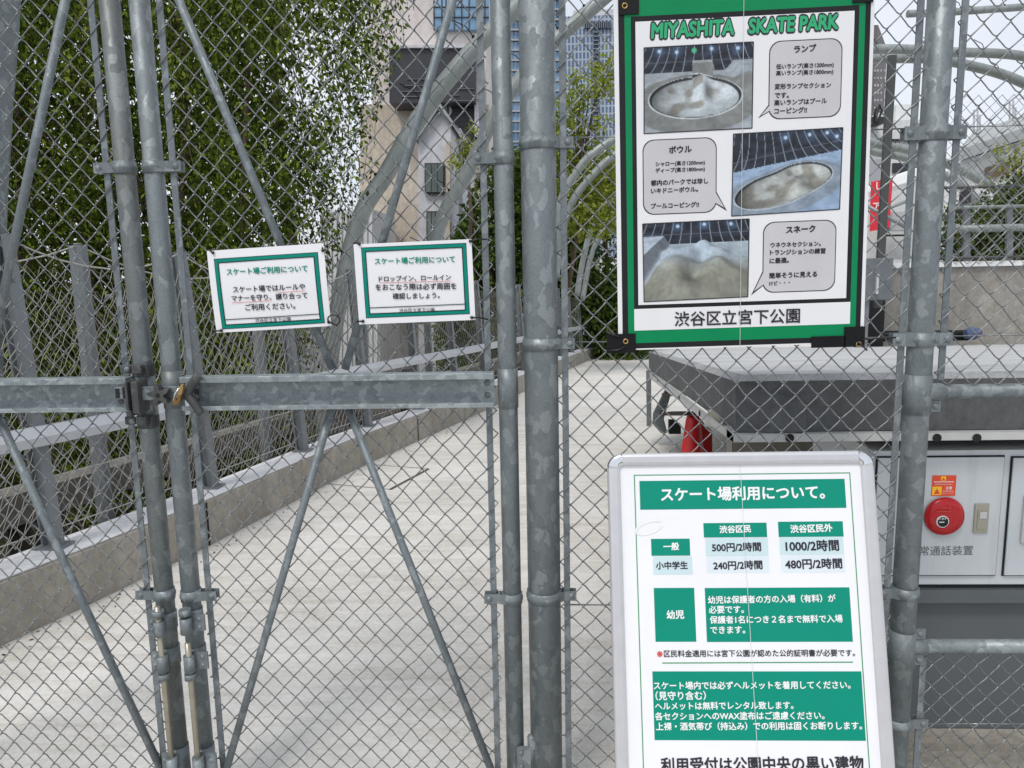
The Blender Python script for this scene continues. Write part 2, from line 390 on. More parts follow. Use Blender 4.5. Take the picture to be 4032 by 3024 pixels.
M['leaf_bush'] = leaf_mat('clipped bush leaf', [(0.0, (0.12, 0.06, 0.035)), (0.25, (0.07, 0.085, 0.03)), (0.6, (0.09, 0.14, 0.035)), (1.0, (0.17, 0.21, 0.06))])

# ------------------------------------------------------------------ the setting
SL = 0.045
def zf(Y): return -SL * max(Y, 0.0)
CB = np.array([(-3.3, -2.2), (-2.75, -0.5), (-2.345, 1.01), (-2.15, 1.83), (-1.95, 2.87), (-1.79, 3.8), (-1.60, 4.8), (-0.82, 8.1), (0.32, 13.5), (0.91, 16.2), (1.73, 19.5), (2.6, 22.3), (5.0, 28.0), (9.0, 33.0)])
def catmull(pts, n=8):
    p = np.asarray(pts, float); out = []
    q = np.vstack([2 * p[0] - p[1], p, 2 * p[-1] - p[-2]])
    for i in range(1, len(q) - 2):
        for t in np.linspace(0, 1, n, endpoint=False):
            a, b, c, d = q[i - 1], q[i], q[i + 1], q[i + 2]
            out.append(0.5 * ((2 * b) + (c - a) * t + (2 * a - 5 * b + 4 * c - d) * t * t + (3 * b - a - 3 * c + d) * t ** 3))
    out.append(p[-1]); return np.array(out)
CD = catmull(CB, 6)
def cx(Y): return float(np.interp(Y, CD[:, 1], CD[:, 0]))
def cpath(ys, off=0.0, h=0.0):
    out = []
    for Y in ys:
        dx = (cx(Y + 0.05) - cx(Y - 0.05)) / 0.1; n = np.array([-1.0, dx]) / math.hypot(1, dx)
        out.append((cx(Y) + n[0] * off, Y + n[1] * off, zf(Y) + h))
    return np.array(out)

g = MB(); g.add([(-900, -900, -10), (900, -900, -10), (900, 900, -10), (-900, 900, -10)], [(0, 1, 2, 3)])
structure(g.build('ground', M['ground']))
fl = MB()
ys = [-4.0, -2.0, 0.0] + list(np.arange(1, 34, 1.0))
for a, b in zip(ys[:-1], ys[1:]):
    fl.add([(cx(a) - 0.1, a, zf(a)), (14, a, zf(a)), (14, b, zf(b)), (cx(b) - 0.1, b, zf(b))], [(0, 1, 2, 3)])
structure(fl.build('path', M['floor']))
bed = MB()
for a, b in zip(ys[:-1], ys[1:]):
    bed.add([(cx(a) - 12, a, zf(a) - 0.9), (cx(a) - 0.15, a, zf(a) - 0.9), (cx(b) - 0.15, b, zf(b) - 0.9), (cx(b) - 12, b, zf(b) - 0.9)], [(0, 1, 2, 3)])
structure(bed.build('planting_bed', M['soil']))

# drain slot and joints in the path
def floor_pt(x, y, h=0.004):
    r = ray(x, y); t = (h - SL * CP[1] - CP[2]) / (r[2] + SL * r[1]); return CP + t * r
dr = thing('drain_grate', 'flush concrete drain cover with a dark slot beside the curb', 'drain cover', tuple(floor_pt(780, 1040)))
o = MB(); a, b = floor_pt(843, 1057), floor_pt(925, 1013); o.bar(a, b, 0.024, 0.004, (0, 0, 1)); o.build('slot', M['slot'], dr)
o = MB()
for pa, pb in (((846, 1057), (690, 1043)), ((925, 1012), (795, 1003))):
    o.bar(floor_pt(*pa, 0.003), floor_pt(*pb, 0.003), 0.010, 0.003, (0, 0, 1))
o.build('joint', M['curb'], dr)

grit = []
for _ in range(260):
    Y_ = rng.uniform(0.2, 9.0); c0 = cpath([Y_], -abs(rng.normal(0, .10)) - .015)[0]; r_ = rng.uniform(.004, .014); th = rng.uniform(0, 6.28)
    grit.append((c0, r_, th))
gm = MB()
for c0, r_, th in grit:
    a_, b_ = np.array([math.cos(th), math.sin(th), 0]) * r_, np.array([-math.sin(th), math.cos(th), 0]) * r_ * .5
    gm.add([c0 - a_ + (0, 0, .002), c0 - b_ + (0, 0, .004), c0 + a_ + (0, 0, .007), c0 + b_ + (0, 0, .003)], [(0, 1, 2, 3)])
lo_ = gm.build('leaf_litter', M['bark']); lo_['kind'] = 'stuff'; lo_['label'] = 'dry leaf bits scattered along the foot of the curb'; lo_['category'] = 'leaf litter'
# low curb
ycs = np.concatenate([np.arange(-2.1, 12, 0.35), np.arange(12, 33, 1.0)])
ct = thing('curb_wall', 'low weathered concrete curb wall with paler top', 'curb wall', (cx(1.0), 1.0, zf(1.0)))
c = MB(); c.sweep(cpath(ycs), [(0, -0.9), (0, 0.268), (0.012, 0.28), (0.25, 0.28), (0.25, -0.9)][::-1]); c.build('wall', M['curb'], ct)
c = MB(); c.sweep(cpath(ycs), [(0.006, 0.281), (0.006, 0.287), (0.246, 0.287), (0.246, 0.281)][::-1]); c.build('coping', M['curbtop'], ct)  # coping coloured paler than the wall face
for Y in (2.37, 5.85, 9.0):
    j = MB(); p = cpath([Y], -0.002, 0)[0]; j.box(p[0] - 0.004, p[0] + 0.004, Y - 0.006, Y + 0.006, zf(Y), zf(Y) + 0.27); j.build('joint', M['gap'], ct)
# parapet beyond the net
M['parapet'] = concrete('dark parapet concrete', (0.13, 0.12, 0.105), (0.20, 0.185, 0.165), scale=2.0)
pw = thing('concrete_parapet', 'dark stained concrete parapet beam beyond the net fence', 'parapet', (cx(2) - 0.75, 2, -0.5))
c = MB(); c.sweep(cpath(ycs, 0.85), [(0, 0.22), (0, 0.40), (0.2, 0.40), (0.2, 0.22)][::-1]); c.build('beam', M['parapet'], pw)
for Y in np.arange(0.6, 12, 1.4):
    p = cpath([Y], 0.9)[0]; j = MB(); j.box(p[0] - .08, p[0] + .08, p[1] - .09, p[1] + .09, p[2] - 0.9, p[2] + 0.21); j.build('support', M['soil'], pw)

# railing with net
def net_mesh(off, ylo, yhi, z0, ztop, name, parent, cell=(0.075, 0.11)):
    # diamond net on the fence line: two families of slanting wires, sagging top
    L = yhi - ylo; nu = int(L / cell[0]); V = []; F = []
    H = ztop - z0; nv = int(H / cell[1])
    mb = MB(); r = 0.0016
    for i in range(-nv, nu + nv):
        for s in (1, -1):
            pts = []
            for j in range(0, 2 * nv + 1):
                u = (i + s * j * 0.5) * cell[0]; z = z0 + j * 0.5 * cell[1]
                if u < 0 or u > L: continue
                Y = ylo + u
                zig = 0.012 * (1 if j % 2 else -1)
                pts.append((Y + zig * 0.6, z))
            if len(pts) > 1:
                q = [cpath([a], off, b)[0] for a, b in pts]
                mb.tube(q, r, 3, False, False)
    return mb.build(name, M['net'], parent)
rl = thing('net_railing', 'grey steel railing with net and sloped handrail on the curb', 'railing', (cx(2.6) - 0.15, 2.65, 0.16))
PY = [0.25, 1.45, 2.65, 3.85, 5.05, 6.25, 7.45, 8.65, 9.85, 11.05, 12.25, 13.45, 14.65, 15.85, 17.05, 18.25, 19.0, 19.7, 20.4, 21.1, 21.8]
for Y in PY:
    b0 = cpath([Y], 0.16, 0.287)[0]; t0 = cpath([Y], 0.16 + 0.10, 1.78)[0]
    m = MB(); s = np.array([1.0, -0.25, 0]) / math.hypot(1, 0.25); d = np.array([0.25, 1, 0]) / math.hypot(1, .25)
    for k in (-1, 1):
        for (bb, tt) in ((b0, t0),):
            m.hexa([bb + k * .036 * s - d * .029 - .006 * s, bb + k * .036 * s - d * .029 + .006 * s, bb + k * .036 * s + d * .029 + .006 * s, bb + k * .036 * s + d * .029 - .006 * s,
                    tt + k * .036 * s - d * .029 - .006 * s, tt + k * .036 * s - d * .029 + .006 * s, tt + k * .036 * s + d * .029 + .006 * s, tt + k * .036 * s + d * .029 - .006 * s])
    m.hexa([b0 - .030 * s - .005 * d, b0 + .030 * s - .005 * d, b0 + .030 * s + .005 * d, b0 - .030 * s + .005 * d,
            t0 - .030 * s - .005 * d, t0 + .030 * s - .005 * d, t0 + .030 * s + .005 * d, t0 - .030 * s + .005 * d])
    m.obox(b0 + np.array([0, 0, .005]), (.07, 0, 0), (0, .06, 0), (0, 0, .005))
    m.build('post', M['post_grey'], rl)
yr = np.concatenate([np.arange(-1.5, 12, 0.3), np.arange(12, 30, 1.0)])
m = MB(); m.sweep(cpath(yr, 0.10, 0.80), [(0.0, 0.0), (0.0, 0.042), (0.03, 0.088), (0.06, 0.088), (0.06, 0.0)][::-1]); m.build('handrail', M['rail_light'], rl)
top = []
for a, b in zip(PY[:-1], PY[1:]):
    for t in np.linspace(0, 1, 8, endpoint=False):
        top.append(cpath([a + (b - a) * t], 0.25, 1.77 - 0.12 * 4 * t * (1 - t))[0])
m = MB(); m.tube(top, 0.005, 5); m.build('rope', M['rope'], rl)
for h in (0.36, 0.62):
    m = MB(); m.tube(cpath(np.arange(-1, 14, 0.5), 0.2, h), 0.0035, 5); m.build('rope', M['rope'], rl)
net_mesh(0.21, 0.25, 11.0, 0.32, 1.66, 'net', rl); net_mesh(0.21, 11.0, 21.8, 0.32, 1.66, 'net', rl, (0.15, 0.16))
ol = thing('outer_net_fence', 'second row of grey posts with sagging rope behind the railing', 'net fence', (cx(2.2) - 0.6, 2.26, -0.5))
PO = [0.5, 2.26, 4.1, 5.9, 7.7]
for Y in PO:
    b0 = cpath([Y], 0.62, -0.8)[0]; t0 = cpath([Y], 0.62, 1.80)[0]
    m = MB(); m.bar(b0, t0, 0.085, 0.05, (0.2, 1, 0)); m.tube([t0, t0 + np.array([0, 0, 0.012])], 0.022, 8); m.build('post', M['post_grey'], ol)
top = []
for a, b in zip(PO[:-1], PO[1:]):
    for t in np.linspace(0, 1, 8, endpoint=False):
        top.append(cpath([a + (b - a) * t], 0.62, 1.80 - 0.16 * 4 * t * (1 - t))[0])
m = MB(); m.tube(top, 0.005, 5); m.build('rope', M['rope'], ol)
net_mesh(0.62, 0.5, 7.7, 0.1, 1.62, 'net', ol, (0.085, 0.12))

# ------------------------------------------------------------------ tubular arches
def arch(label, Y, marks, r, tail=(), name='steel_arch', group='steel arches over the path'):
    pts = [P(x, y, Y) for x, y in marks] + [np.array(t) for t in tail]
    q = catmull(pts, 8)
    o = thing(name, label, 'arch', tuple(pts[0]), group)
    m = MB(); m.tube(q, r, 16); m.build('tube', M['arch'], o)
    if r > .08 and Y < 2: o.children[0].data.materials[0] = M['galv']
    for k in range(9, len(q) - 6, 11):
        mm = MB(); e = np.array([-.7, -.5, .5]) * r
        mm.dome(q[k] + e, .018, (-.7, -.5, .5), 1.2); mm.tube([q[k] + e, q[k] + e * 1.8 + (-.02, 0, .05), q[k] + e * 2.2 + (-.12, 0, .09)], .005, 5)
        mm.build('clip', M['tape'], o)
    return o
arch('thick grey steel arch nearest the gate rising from the railing', 5.5,
     [(690, 1000), (712, 790), (735, 640), (778, 470), (835, 375), (905, 255), (985, 150), (1070, 60), (1160, -20), (1290, -110)], 0.083)
arch('thick dark steel arch leg cut off by the left edge', 1.5, [(8, -260), (-3, 0), (-20, 250), (-32, 500), (-38, 800), (-40, 1000)], 0.083)
arch('second grey steel arch crossing behind the thick gate post', 7.3,
     [(915, 700), (930, 560), (962, 455), (1003, 385), (1045, 298), (1075, 238), (1114, 184), (1158, 128), (1216, 72), (1258, 36), (1297, 2), (1345, -40)], 0.083)
arch('slim twin arch with pale upper side left of the poster', 12,
     [(1195, 560), (1205, 470), (1222, 410), (1262, 350), (1290, 325), (1331, 298), (1400, 255), (1520, 215), (1680, 225), (1800, 270), (1879, 307), (1964, 325), (2069, 364), (2161, 417), (2240, 480)], 0.075)
arch('slim twin arch just under the pale one left of the poster', 12.6,
     [(1200, 600), (1212, 510), (1240, 430), (1290, 368), (1331, 333), (1400, 285), (1520, 245), (1680, 250), (1800, 290), (1880, 325), (1964, 344), (2071, 398), (2124, 458), (2160, 520)], 0.075)
arch('small distant arch above the far end of the railing', 16,
     [(1246, 640), (1260, 560), (1285, 475), (1333, 422), (1420, 370), (1520, 350), (1700, 380), (1874, 444), (1953, 486), (2000, 540)], 0.07)
arch('smallest farthest arch low behind the poster edge', 17,
     [(1258, 650), (1275, 560), (1300, 500), (1334, 452), (1420, 400), (1540, 385), (1700, 410), (1850, 470), (1900, 530)], 0.07)
arch('long level steel tube high at the right behind the fence', 9,
     [(1800, 108), (1890, 106), (1974, 107), (2069, 113), (2140, 115), (2212, 122), (2330, 150)], 0.062, name='steel_tube')
arch('curved steel tube sloping down at the upper right', 9.6,
     [(1800, 124), (1890, 126), (1974, 126), (2030, 128), (2087, 140), (2150, 156), (2212, 180), (2330, 240)], 0.068, name='steel_tube')
arch('topmost level steel tube right of the fence post', 8.5,
     [(1960, 30), (2069, 25), (2140, 20), (2212, 15), (2330, 5)], 0.045, name='steel_tube')

# ------------------------------------------------------------------ plants
def leaves(name, n, lo, hi, keep, size, mat, parent, droop=0.7, clump=None):
    pts = np.empty((0, 3)); tries = 0
    while len(pts) < n and tries < 60:
        tries += 1
        c = rng.uniform(lo, hi, (n, 3))
        k = keep(c); pts = np.vstack([pts, c[rng.random(len(c)) < k]])
    pts = pts[:n]; n = len(pts)
    L = rng.uniform(0.7, 1.3, n)[:, None] * size; Wd = L * rng.uniform(0.4, 0.62, (n, 1))
    d = rng.normal(size=(n, 3)); d[:, 2] -= droop * 1.4; d /= np.linalg.norm(d, axis=1)[:, None]
    nn = rng.normal(size=(n, 3)); s = np.cross(d, nn); s /= np.linalg.norm(s, axis=1)[:, None]
    nu = np.cross(s, d)
    V = np.stack([pts, pts + d * L * 0.45 + s * Wd / 2 + nu * L * 0.06, pts + d * L, pts + d * L * 0.45 - s * Wd / 2 + nu * L * 0.06], 1).reshape(-1, 3)
    F = np.arange(4 * n).reshape(n, 4)
    return np_obj(name, V, F, mat, parent)
from mathutils import noise as mnoise
def fbm(p, s):
    return np.array([mnoise.noise(Vector((a[0] * s, a[1] * s, a[2] * s * 0.6))) for a in p])
def clumpy(base, s=1.3, gain=2.2, thr=0.0):
    def f(c):
        k = base(c); idx = k > 0
        w = np.zeros(len(c)); w[idx] = np.clip(0.5 + gain * (fbm(c[idx], s) - thr), 0.10, 1)
        return k * w
    return f
def stems(parent, n, lo, hi, keep, r=(0.004, 0.012), hang=True):
    m = MB(); k = 0
    while k < n:
        p = rng.uniform(lo, hi); 
        if rng.random() > keep(p[None])[0]: continue
        k += 1; q = [p]
        for i in range(rng.integers(5, 9)):
            q.append(q[-1] + np.array([rng.normal(0, .06), rng.normal(0, .06), (-1 if hang else 1) * rng.uniform(.08, .2)]))
        m.tube(q, rng.uniform(*r), 4, False)
    return m.build('stem', M['bark'], parent)

def hedge_keep(c):
    x, y = proj(c)
    edge = np.interp(y, [-150, 0, 100, 200, 300, 420, 520, 620, 760, 900, 1400], [915, 895, 875, 835, 815, 805, 745, 705, 690, 700, 700])
    k = np.clip((edge + 45 - x) / 165, 0, 1) ** 1.05
    return np.where(x < edge, np.maximum(k, 0.13), 0)
vh = thing('vine_hedge', 'tall dense dark green hanging vine hedge behind the gate', 'hedge', (-4.5, 6.0, -1.2))
leaves('foliage', 165000, (-8.5, 4.6, -2.4), (-0.9, 7.2, 5.0), clumpy(hedge_keep, 1.5, 2.8, .05), 0.054, M['leaf'], vh, 0.9)
stems(vh, 420, (-8.0, 5.0, -1.0), (-0.9, 6.8, 5.0), hedge_keep, (.002, .006))
m = MB()
for X, Y in ((-3.0, 5.6), (-3.9, 6.2), (-4.8, 5.9), (-5.8, 6.3)):
    m.tube([(X, Y, -1.3), (X + .1, Y, 0.4), (X - .05, Y + .1, 2.0), (X + .2, Y, 3.6), (X + .1, Y, 4.8)], [.035, .03, .028, .02, .012], 7)
m.build('trunk', M['bark'], vh)
# back layer makes the hedge deep
def back_keep(c):
    x, y = proj(c)
    edge = np.interp(y, [-150, 0, 300, 500, 900], [800, 760, 640, 660, 690])
    return np.clip((edge - x) / 160, 0, 1)
bh = thing('back_hedge', 'second hedge row in shade filling gaps behind the vine hedge', 'hedge', (-6.5, 8.6, -1.3))
leaves('foliage', 60000, (-11, 7.6, -3.0), (-1.5, 9.8, 6.5), back_keep, 0.13, M['leaf'], bh)
m = MB()
for X in (-8, -6.4, -4.9, -3.6): m.tube([(X, 8.5, -1.4), (X + .1, 8.6, 2), (X, 8.5, 5.5)], [.1, .08, .03], 8)
m.build('trunk', M['bark'], bh)

def far_keep(c):
    x, y = proj(c)
    lo = np.interp(y, [260, 330, 420, 480, 560, 700], [1045, 1020, 1010, 990, 960, 940]); up = np.interp(x, [950, 1010, 1040, 1090, 1140, 1230, 1290, 1340, 1400], [600, 430, 350, 285, 265, 300, 345, 340, 380])
    return ((x > lo) & (y > up)).astype(float)
fh = thing('roadside_hedge', 'dark green hedge beyond the second arch and railing', 'hedge', (-1.2, 18.0, -2.0))
leaves('foliage', 46000, (-3.6, 17.0, -2.2), (2.9, 19.5, 4.6), clumpy(far_keep, 0.8), 0.16, M['leaf_far'], fh)
m = MB()
for X in (-1.5, 0.2, 1.6): m.tube([(X, 18.5, -2), (X + .15, 18.4, 1), (X, 18.5, 3.4)], [.1, .08, .03], 8)
m.build('trunk', M['bark'], fh)
def mk_blobs(blobs, Y):
    cs = np.array([P(x, y, Y) for x, y, _ in blobs]); rs = np.array([r for *_, r in blobs])
    def k(c):
        d = np.linalg.norm((c[:, None, :] - cs[None]) / rs[None, :, None], axis=2).min(1)
        return np.clip(1.15 - d, 0, 1) ** 0.7
    return cs, rs, k
def blob_tree(name, label, Y, blobs, n, size, mat, base, group=None):
    cs, rs, k = mk_blobs(blobs, Y); t = thing(name, label, 'tree', tuple(base), group)
    leaves('crown', n, cs.min(0) - rs.max() * 1.1, cs.max(0) + rs.max() * 1.1, k, size, mat, t, 0.3)
    m = MB(); tp = cs.mean(0)
    m.tube([base, (np.array(base) + tp) / 2 + (.1, 0, 0), tp], [.05, .035, .02], 8)
    for cc in cs: m.tube([(np.array(base) * .25 + tp * .75), (tp + cc) / 2 + (0, 0, .1), cc], [.02, .012, .006], 5)
    m.build('trunk', M['bark'], t); return t
blob_tree('young_tree', 'yellow green young tree beside the thick gate post', 13.0,
          [(1322, 140, .3), (1305, 180, .35), (1285, 150, .2), (1262, 200, .3), (1240, 222, .35), (1222, 262, .4), (1245, 170, .2), (1175, 300, .4), (1180, 350, .5), (1215, 345, .4), (1240, 360, .35), (1222, 410, .5), (1300, 265, .2), (1250, 285, .2), (1300, 345, .4), (1268, 400, .45), (1325, 400, .45), (1245, 460, .5), (1300, 460, .5)], 6200, 0.10, M['leaf_light'], P(1225, 640, 13.0))
blob_tree('courtyard_shrub', 'small light green shrub at the foot of the gabled house', 12.0,
          [(1004, 312, .16), (990, 350, .2), (1014, 330, .22), (1022, 280, .15)], 420, 0.075, M['leaf_light'], P(1005, 620, 12.0))
def bush(label, Y, blobs, n, size, base):
    return blob_tree('clipped_bush', label, Y, blobs, n, size, M['leaf_bush'], base, 'bushes on the wall planter')
bush('round reddish green bush at the right edge above the wall', 8.6, [(2170, 470, .42), (2205, 445, .42), (2225, 480, .5), (2130, 505, .35), (2170, 520, .4), (2215, 530, .45), (2120, 530, .3)], 6500, 0.07, P(2180, 575, 8.6))
bush('low loose bush right beside the brown post above the wall', 9.0, [(2065, 520, .3), (2072, 470, .25), (2085, 545, .3), (2100, 520, .25), (2060, 545, .25)], 1800, 0.07, P(2075, 575, 9.0))
blob_tree('street_tree', 'pale leafy branch hanging before the white right building', 11.0, [(2195, 345, .3), (2210, 380, .3), (2165, 330, .2), (2225, 350, .3), (2140, 400, .15)], 420, 0.085, M['leaf_light'], P(2260, 560, 11.0))

# ------------------------------------------------------------------ buildings
def wallbox(m, marks, Y, depth, zb=-10):         # rectangle marked in the photo, as a real box standing on the ground
    (x0, y0), (x1, y1) = marks
    a, b = P(x0, y0, Y), P(x1, y1, Y)
    m.box(a[0], b[0], Y, Y + depth, zb if zb is not None else b[2], max(a[2], P(x1, y0, Y)[2]))
def panel(m, x0, y0, x1, y1, Y, t=0.1):
    a, b = P(x0, y0, Y), P(x1, y1, Y); c, d = P(x1, y0, Y), P(x0, y1, Y)
    m.hexa([d, b, b + (0, t, 0), d + (0, t, 0), a, c, c + (0, t, 0), a + (0, t, 0)])
ba = thing('beige_building', 'large beige building with blue glass strip and black awning', 'building', tuple(P(930, 600, 26)))
m = MB(); wallbox(m, ((778, -330), (1058, 500)), 26, 14); m.build('wall', M['beige'], ba)
m = MB(); panel(m, 778, 226, 1056, 720, 25.9, .09); m.build('lower_wall', M['tan'], ba)
m = MB(); panel(m, 936, -200, 1056, 64, 25.75, .2); gl = m.build('window', M['glass'], ba)
lw = thing('low_white_house', 'low pale wall house behind the net left of the notices', 'house', tuple(P(760, 700, 22)))
m = MB(); wallbox(m, ((690, 455), (822, 800)), 22, 3.5); m.build('wall', M['whitewall'], lw)
m = MB()
for x in np.arange(694, 822, 11): panel(m, x, 458, x + .8, 800, 21.95, .045)
m.build('batten', M['stepgrey'], lw)
m = MB()
for x in (936, 953, 962, 980, 996, 1012, 1030, 1046): panel(m, x, -200, x + 2.2, 64, 25.70, .05)
for y in (14, 36): panel(m, 936, y, 1056, y + 1.5, 25.70, .05)
m.build('mullion', M['frame_dark'], gl)
m = MB(); panel(m, 841, 102, 1027, 222, 24.6, 1.28); aw = m.build('awning', M['charcoal'], ba)
m = MB()
for y, x0, x1 in ((170, 880, 960), (184, 870, 965), (197, 866, 960), (208, 868, 955), (191, 985, 1023), (205, 978, 992), (217, 966, 1026)): panel(m, x0, y, x1, y + 1.3, 24.55, .05)
m.build('louvre', M['louvre'], aw)
m = MB(); panel(m, 838, 97, 1030, 103, 24.5, 1.3); m.build('awning_cap', M['pale'], ba)
m = MB(); panel(m, 945, 222, 1028, 300, 25.3, .6); m.build('painted_recess_shade', M['charcoal'], ba)  # flat slab, shade under the awning put into its charcoal colour
m = MB(); panel(m, 1025, 130, 1037, 300, 24.9, .95); m.build('column', M['pale'], ba)
m = MB(); cpt = P(964, 239, 25.2)
m.tube([cpt, cpt + (0, .05, 0)], .2, 18); em = m.build('emblem', M['pale'], ba)
m = MB(); m.box(cpt[0] - .09, cpt[0] - .03, 25.17, 25.19, cpt[2] - .12, cpt[2] + .12); m.box(cpt[0] + .03, cpt[0] + .09, 25.17, 25.19, cpt[2] - .12, cpt[2] + .12); m.build('emblem_mark', M['charcoal'], em)
m = MB(); panel(m, 958, 252, 972, 262, 25.2, .08); m.build('sign_plate', M['whitewall'], ba)
hb = thing('gabled_house', 'pale grey gabled house with two dark framed windows', 'house', tuple(P(930, 600, 19)))
m = MB(); Yh = 19.0
poly = [P(x, y, Yh) for x, y in ((904, 1100), (904, 300), (949, 232), (974, 268), (974, 1100))]
pp = [(p[0], p[2]) for p in poly]
m.prism(pp, 'y', Yh, Yh + 3.5); m.build('wall', M['pale'], hb)
m = MB()
for a, b in (((949, 230), (898, 306)), ((949, 230), (980, 274))):
    A, B = P(*a, Yh - .2), P(*b, Yh - .2)
    m.hexa([B, B + (0, 4.0, 0), A + (0, 4.0, 0), A, B + (0, 0, .12), B + (0, 4.0, .12), A + (0, 4.0, .12), A + (0, 0, .12)])
m.build('roof', M['grey_roof'], hb)
m = MB(); panel(m, 963, 304, 972, 720, Yh - .25, .24); m.build('corner_pilaster', M['tan'], hb)
for (x0, y0, x1, y1) in ((917, 352, 960, 418), (921, 456, 952, 530)):
    m = MB(); panel(m, x0, y0, x1, y1, Yh - .12, .1); w = m.build('window', M['frame_dark'], hb)
    n = 3; dx = (x1 - x0 - 4) / n
    for i in range(n):
        m = MB(); panel(m, x0 + 2.5 + i * dx, y0 + 3, x0 + 1 + (i + 1) * dx, y1 - 3, Yh - .15, .03); m.build('pane', M['window'], w)
bl = thing('balcony_house', 'narrow white tiled house with dark open balcony', 'house', tuple(P(990, 600, 21)))
m = MB(); wallbox(m, ((972, 278), (1004, 600)), 21, 4); m.build('wall', M['pale'], bl)
m = MB(); panel(m, 971, 306, 992, 352, 20.9, .12); m.build('balcony_opening_shade', M['charcoal'], bl)  # solid panel coloured dark for the shade inside the balcony
m = MB(); panel(m, 968, 300, 1006, 306, 20.4, .6); panel(m, 968, 350, 1006, 356, 20.5, .5); m.build('ledge', M['pale'], bl)
tb = thing('glass_tower', 'blue glass office tower seen past the gate hinge', 'tower', tuple(P(1160, 600, 70)))
m = MB(); wallbox(m, ((1078, -300), (1222, 300)), 70, 25); gw = m.build('wall', M['glass'], tb)
m = MB()
for x in np.arange(1080, 1222, 8.5): panel(m, x, -300, x + 1.0, 420, 69.8, .2)
for y in np.arange(-290, 420, 22): panel(m, 1078, y, 1222, y + 3.5, 69.75, .2)
m.build('mullion', M['stepgrey'], tb)
ts = thing('grid_tower', 'tall grey blue tower with a fine grid of windows', 'tower', tuple(P(1280, 600, 130)))
m = MB(); a, b = P(1213, 36, 130), P(1420, 36, 130); m.box(a[0], b[0], 130, 165, -10, a[2]); m.build('wall', M['facade'], ts)
m = MB(); panel(m, 1262, 46, 1320, 60, 129.6, .4)
panel(m, 1282, 66, 1292, 560, 129.6, .4)
m.build('dark_window_band', M['dark_glass'], ts)
m = MB()
for x in np.arange(1262, 1322, 4.6): panel(m, x, 45, x + 1.2, 61, 129.3, .2)
for y in np.arange(68, 560, 9.0): panel(m, 1281, y, 1293, y + 2.0, 129.3, .2)
m.build('fin', M['facade_fin'], ts)
m = MB(); a, b = P(1213, 30, 131), P(1420, 30, 131); m.box(a[0] + 2, b[0], 131, 160, P(1300, 36, 130)[2], a[2] + .5); m.build('roof_plant', M['pale'], ts)
tr = thing('brown_tower', 'distant brown tower block right of the poster', 'tower', tuple(P(1900, 560, 110)))
m = MB(); a, b = P(1850, 52, 110), P(1919, 52, 110)
m.prism([(a[0], 110), (P(1897, 52, 110)[0], 110), (P(1919, 52, 122)[0], 122), (a[0], 130)], 'z', -10, P(1890, 54, 110)[2]); m.build('wall', M['tower'], tr)
for yy in range(150, 262, 16):
    for xx in (1889, 1895, 1902, 1910):
        m = MB(); Yw = 109.9 if xx < 1897 else 110 + (xx - 1897) / 22 * 12 - .4
        panel(m, xx, yy, xx + 3.0, yy + 4.5, Yw, .1); m.build('window', M['pale'], tr)
ws = thing('stepped_building', 'white stepped building far behind the brown post', 'building', tuple(P(1950, 520, 60)))
m = MB(); wallbox(m, ((1860, 262), (2000, 500)), 60, 12); wallbox(m, ((1936, 226), (1968, 270)), 63, 6); m.build('wall', M['whitewall'], ws)
m = MB(); panel(m, 1878, 252, 1912, 266, 58.5, 1.4); panel(m, 1875, 300, 1990, 304, 59.7, .25); panel(m, 1930, 352, 1990, 372, 59.7, .25); m.build('window', M['charcoal'], ws)
m = MB(); wallbox(m, ((1858, 345), (1895, 500)), 52, 6); m.build('annex', M['stepgrey'], ws)
wr = thing('white_building', 'white building with sloped grey roof at the right edge', 'building', tuple(P(2150, 540, 24)))
m = MB(); Yb = 24.0
poly = [(p[0], p[2]) for p in (P(2040, 1000, Yb), P(2040, 375, Yb), P(2085, 345, Yb), P(2330, 262, Yb), P(2330, 1000, Yb))]
m.prism(poly, 'y', Yb, Yb + 9); m.build('wall', M['whitewall'], wr)
m = MB(); A, B = P(2070, 348, Yb - .5), P(2340, 256, Yb - .5)
A2, B2 = P(2100, 305, Yb + 6), P(2340, 225, Yb + 6)
m.hexa([A, B, B2, A2, A + (0, 0, .35), B + (0, 0, .35), B2 + (0, 0, .35), A2 + (0, 0, .35)]); m.build('roof', M['grey_roof'], wr)
m = MB(); panel(m, 2130, 368, 2182, 386, Yb - .1, .08)
a, b, c_, d_ = P(2131, 362, Yb - .12), P(2182, 348, Yb - .12), P(2181, 374, Yb - .12), P(2131, 388, Yb - .12)
m = MB(); m.hexa([d_, c_, c_ + (0, .1, 0), d_ + (0, .1, 0), a, b, b + (0, .1, 0), a + (0, .1, 0)]); m.build('window', M['wood'], wr)
wp = thing('white_terrace_wall', 'white wall building at the far end of the path', 'building', tuple(P(1320, 700, 26)))
m = MB(); wallbox(m, ((1296, 556), (1480, 720)), 26, 5, -6); m.build('wall', M['whitewall'], wp)
m = MB()
for x in (1308, 1322): panel(m, x, 600, x + 4, 705, 25.9, .08)
m.build('window', M['stepgrey'], wp)
for xx, y0, lab in ((2108, 225, 'thin rooftop antenna mast left of the white roof'), (2185, 205, 'thin rooftop antenna mast above the white roof')):
    t = thing('antenna_mast', lab, 'antenna', tuple(P(xx, 330, 30)), 'rooftop antenna masts')
    m = MB()
    for dx in (-4, 4, 9): m.tube([P(xx + dx, 330, 30), P(xx + dx, y0 + abs(dx) * 3, 30)], .035, 5)
    for yy in (250, 280): m.tube([P(xx - 5, yy, 30), P(xx + 10, yy, 30)], .025, 5)
    m.build('mast', M['stepgrey'], t)

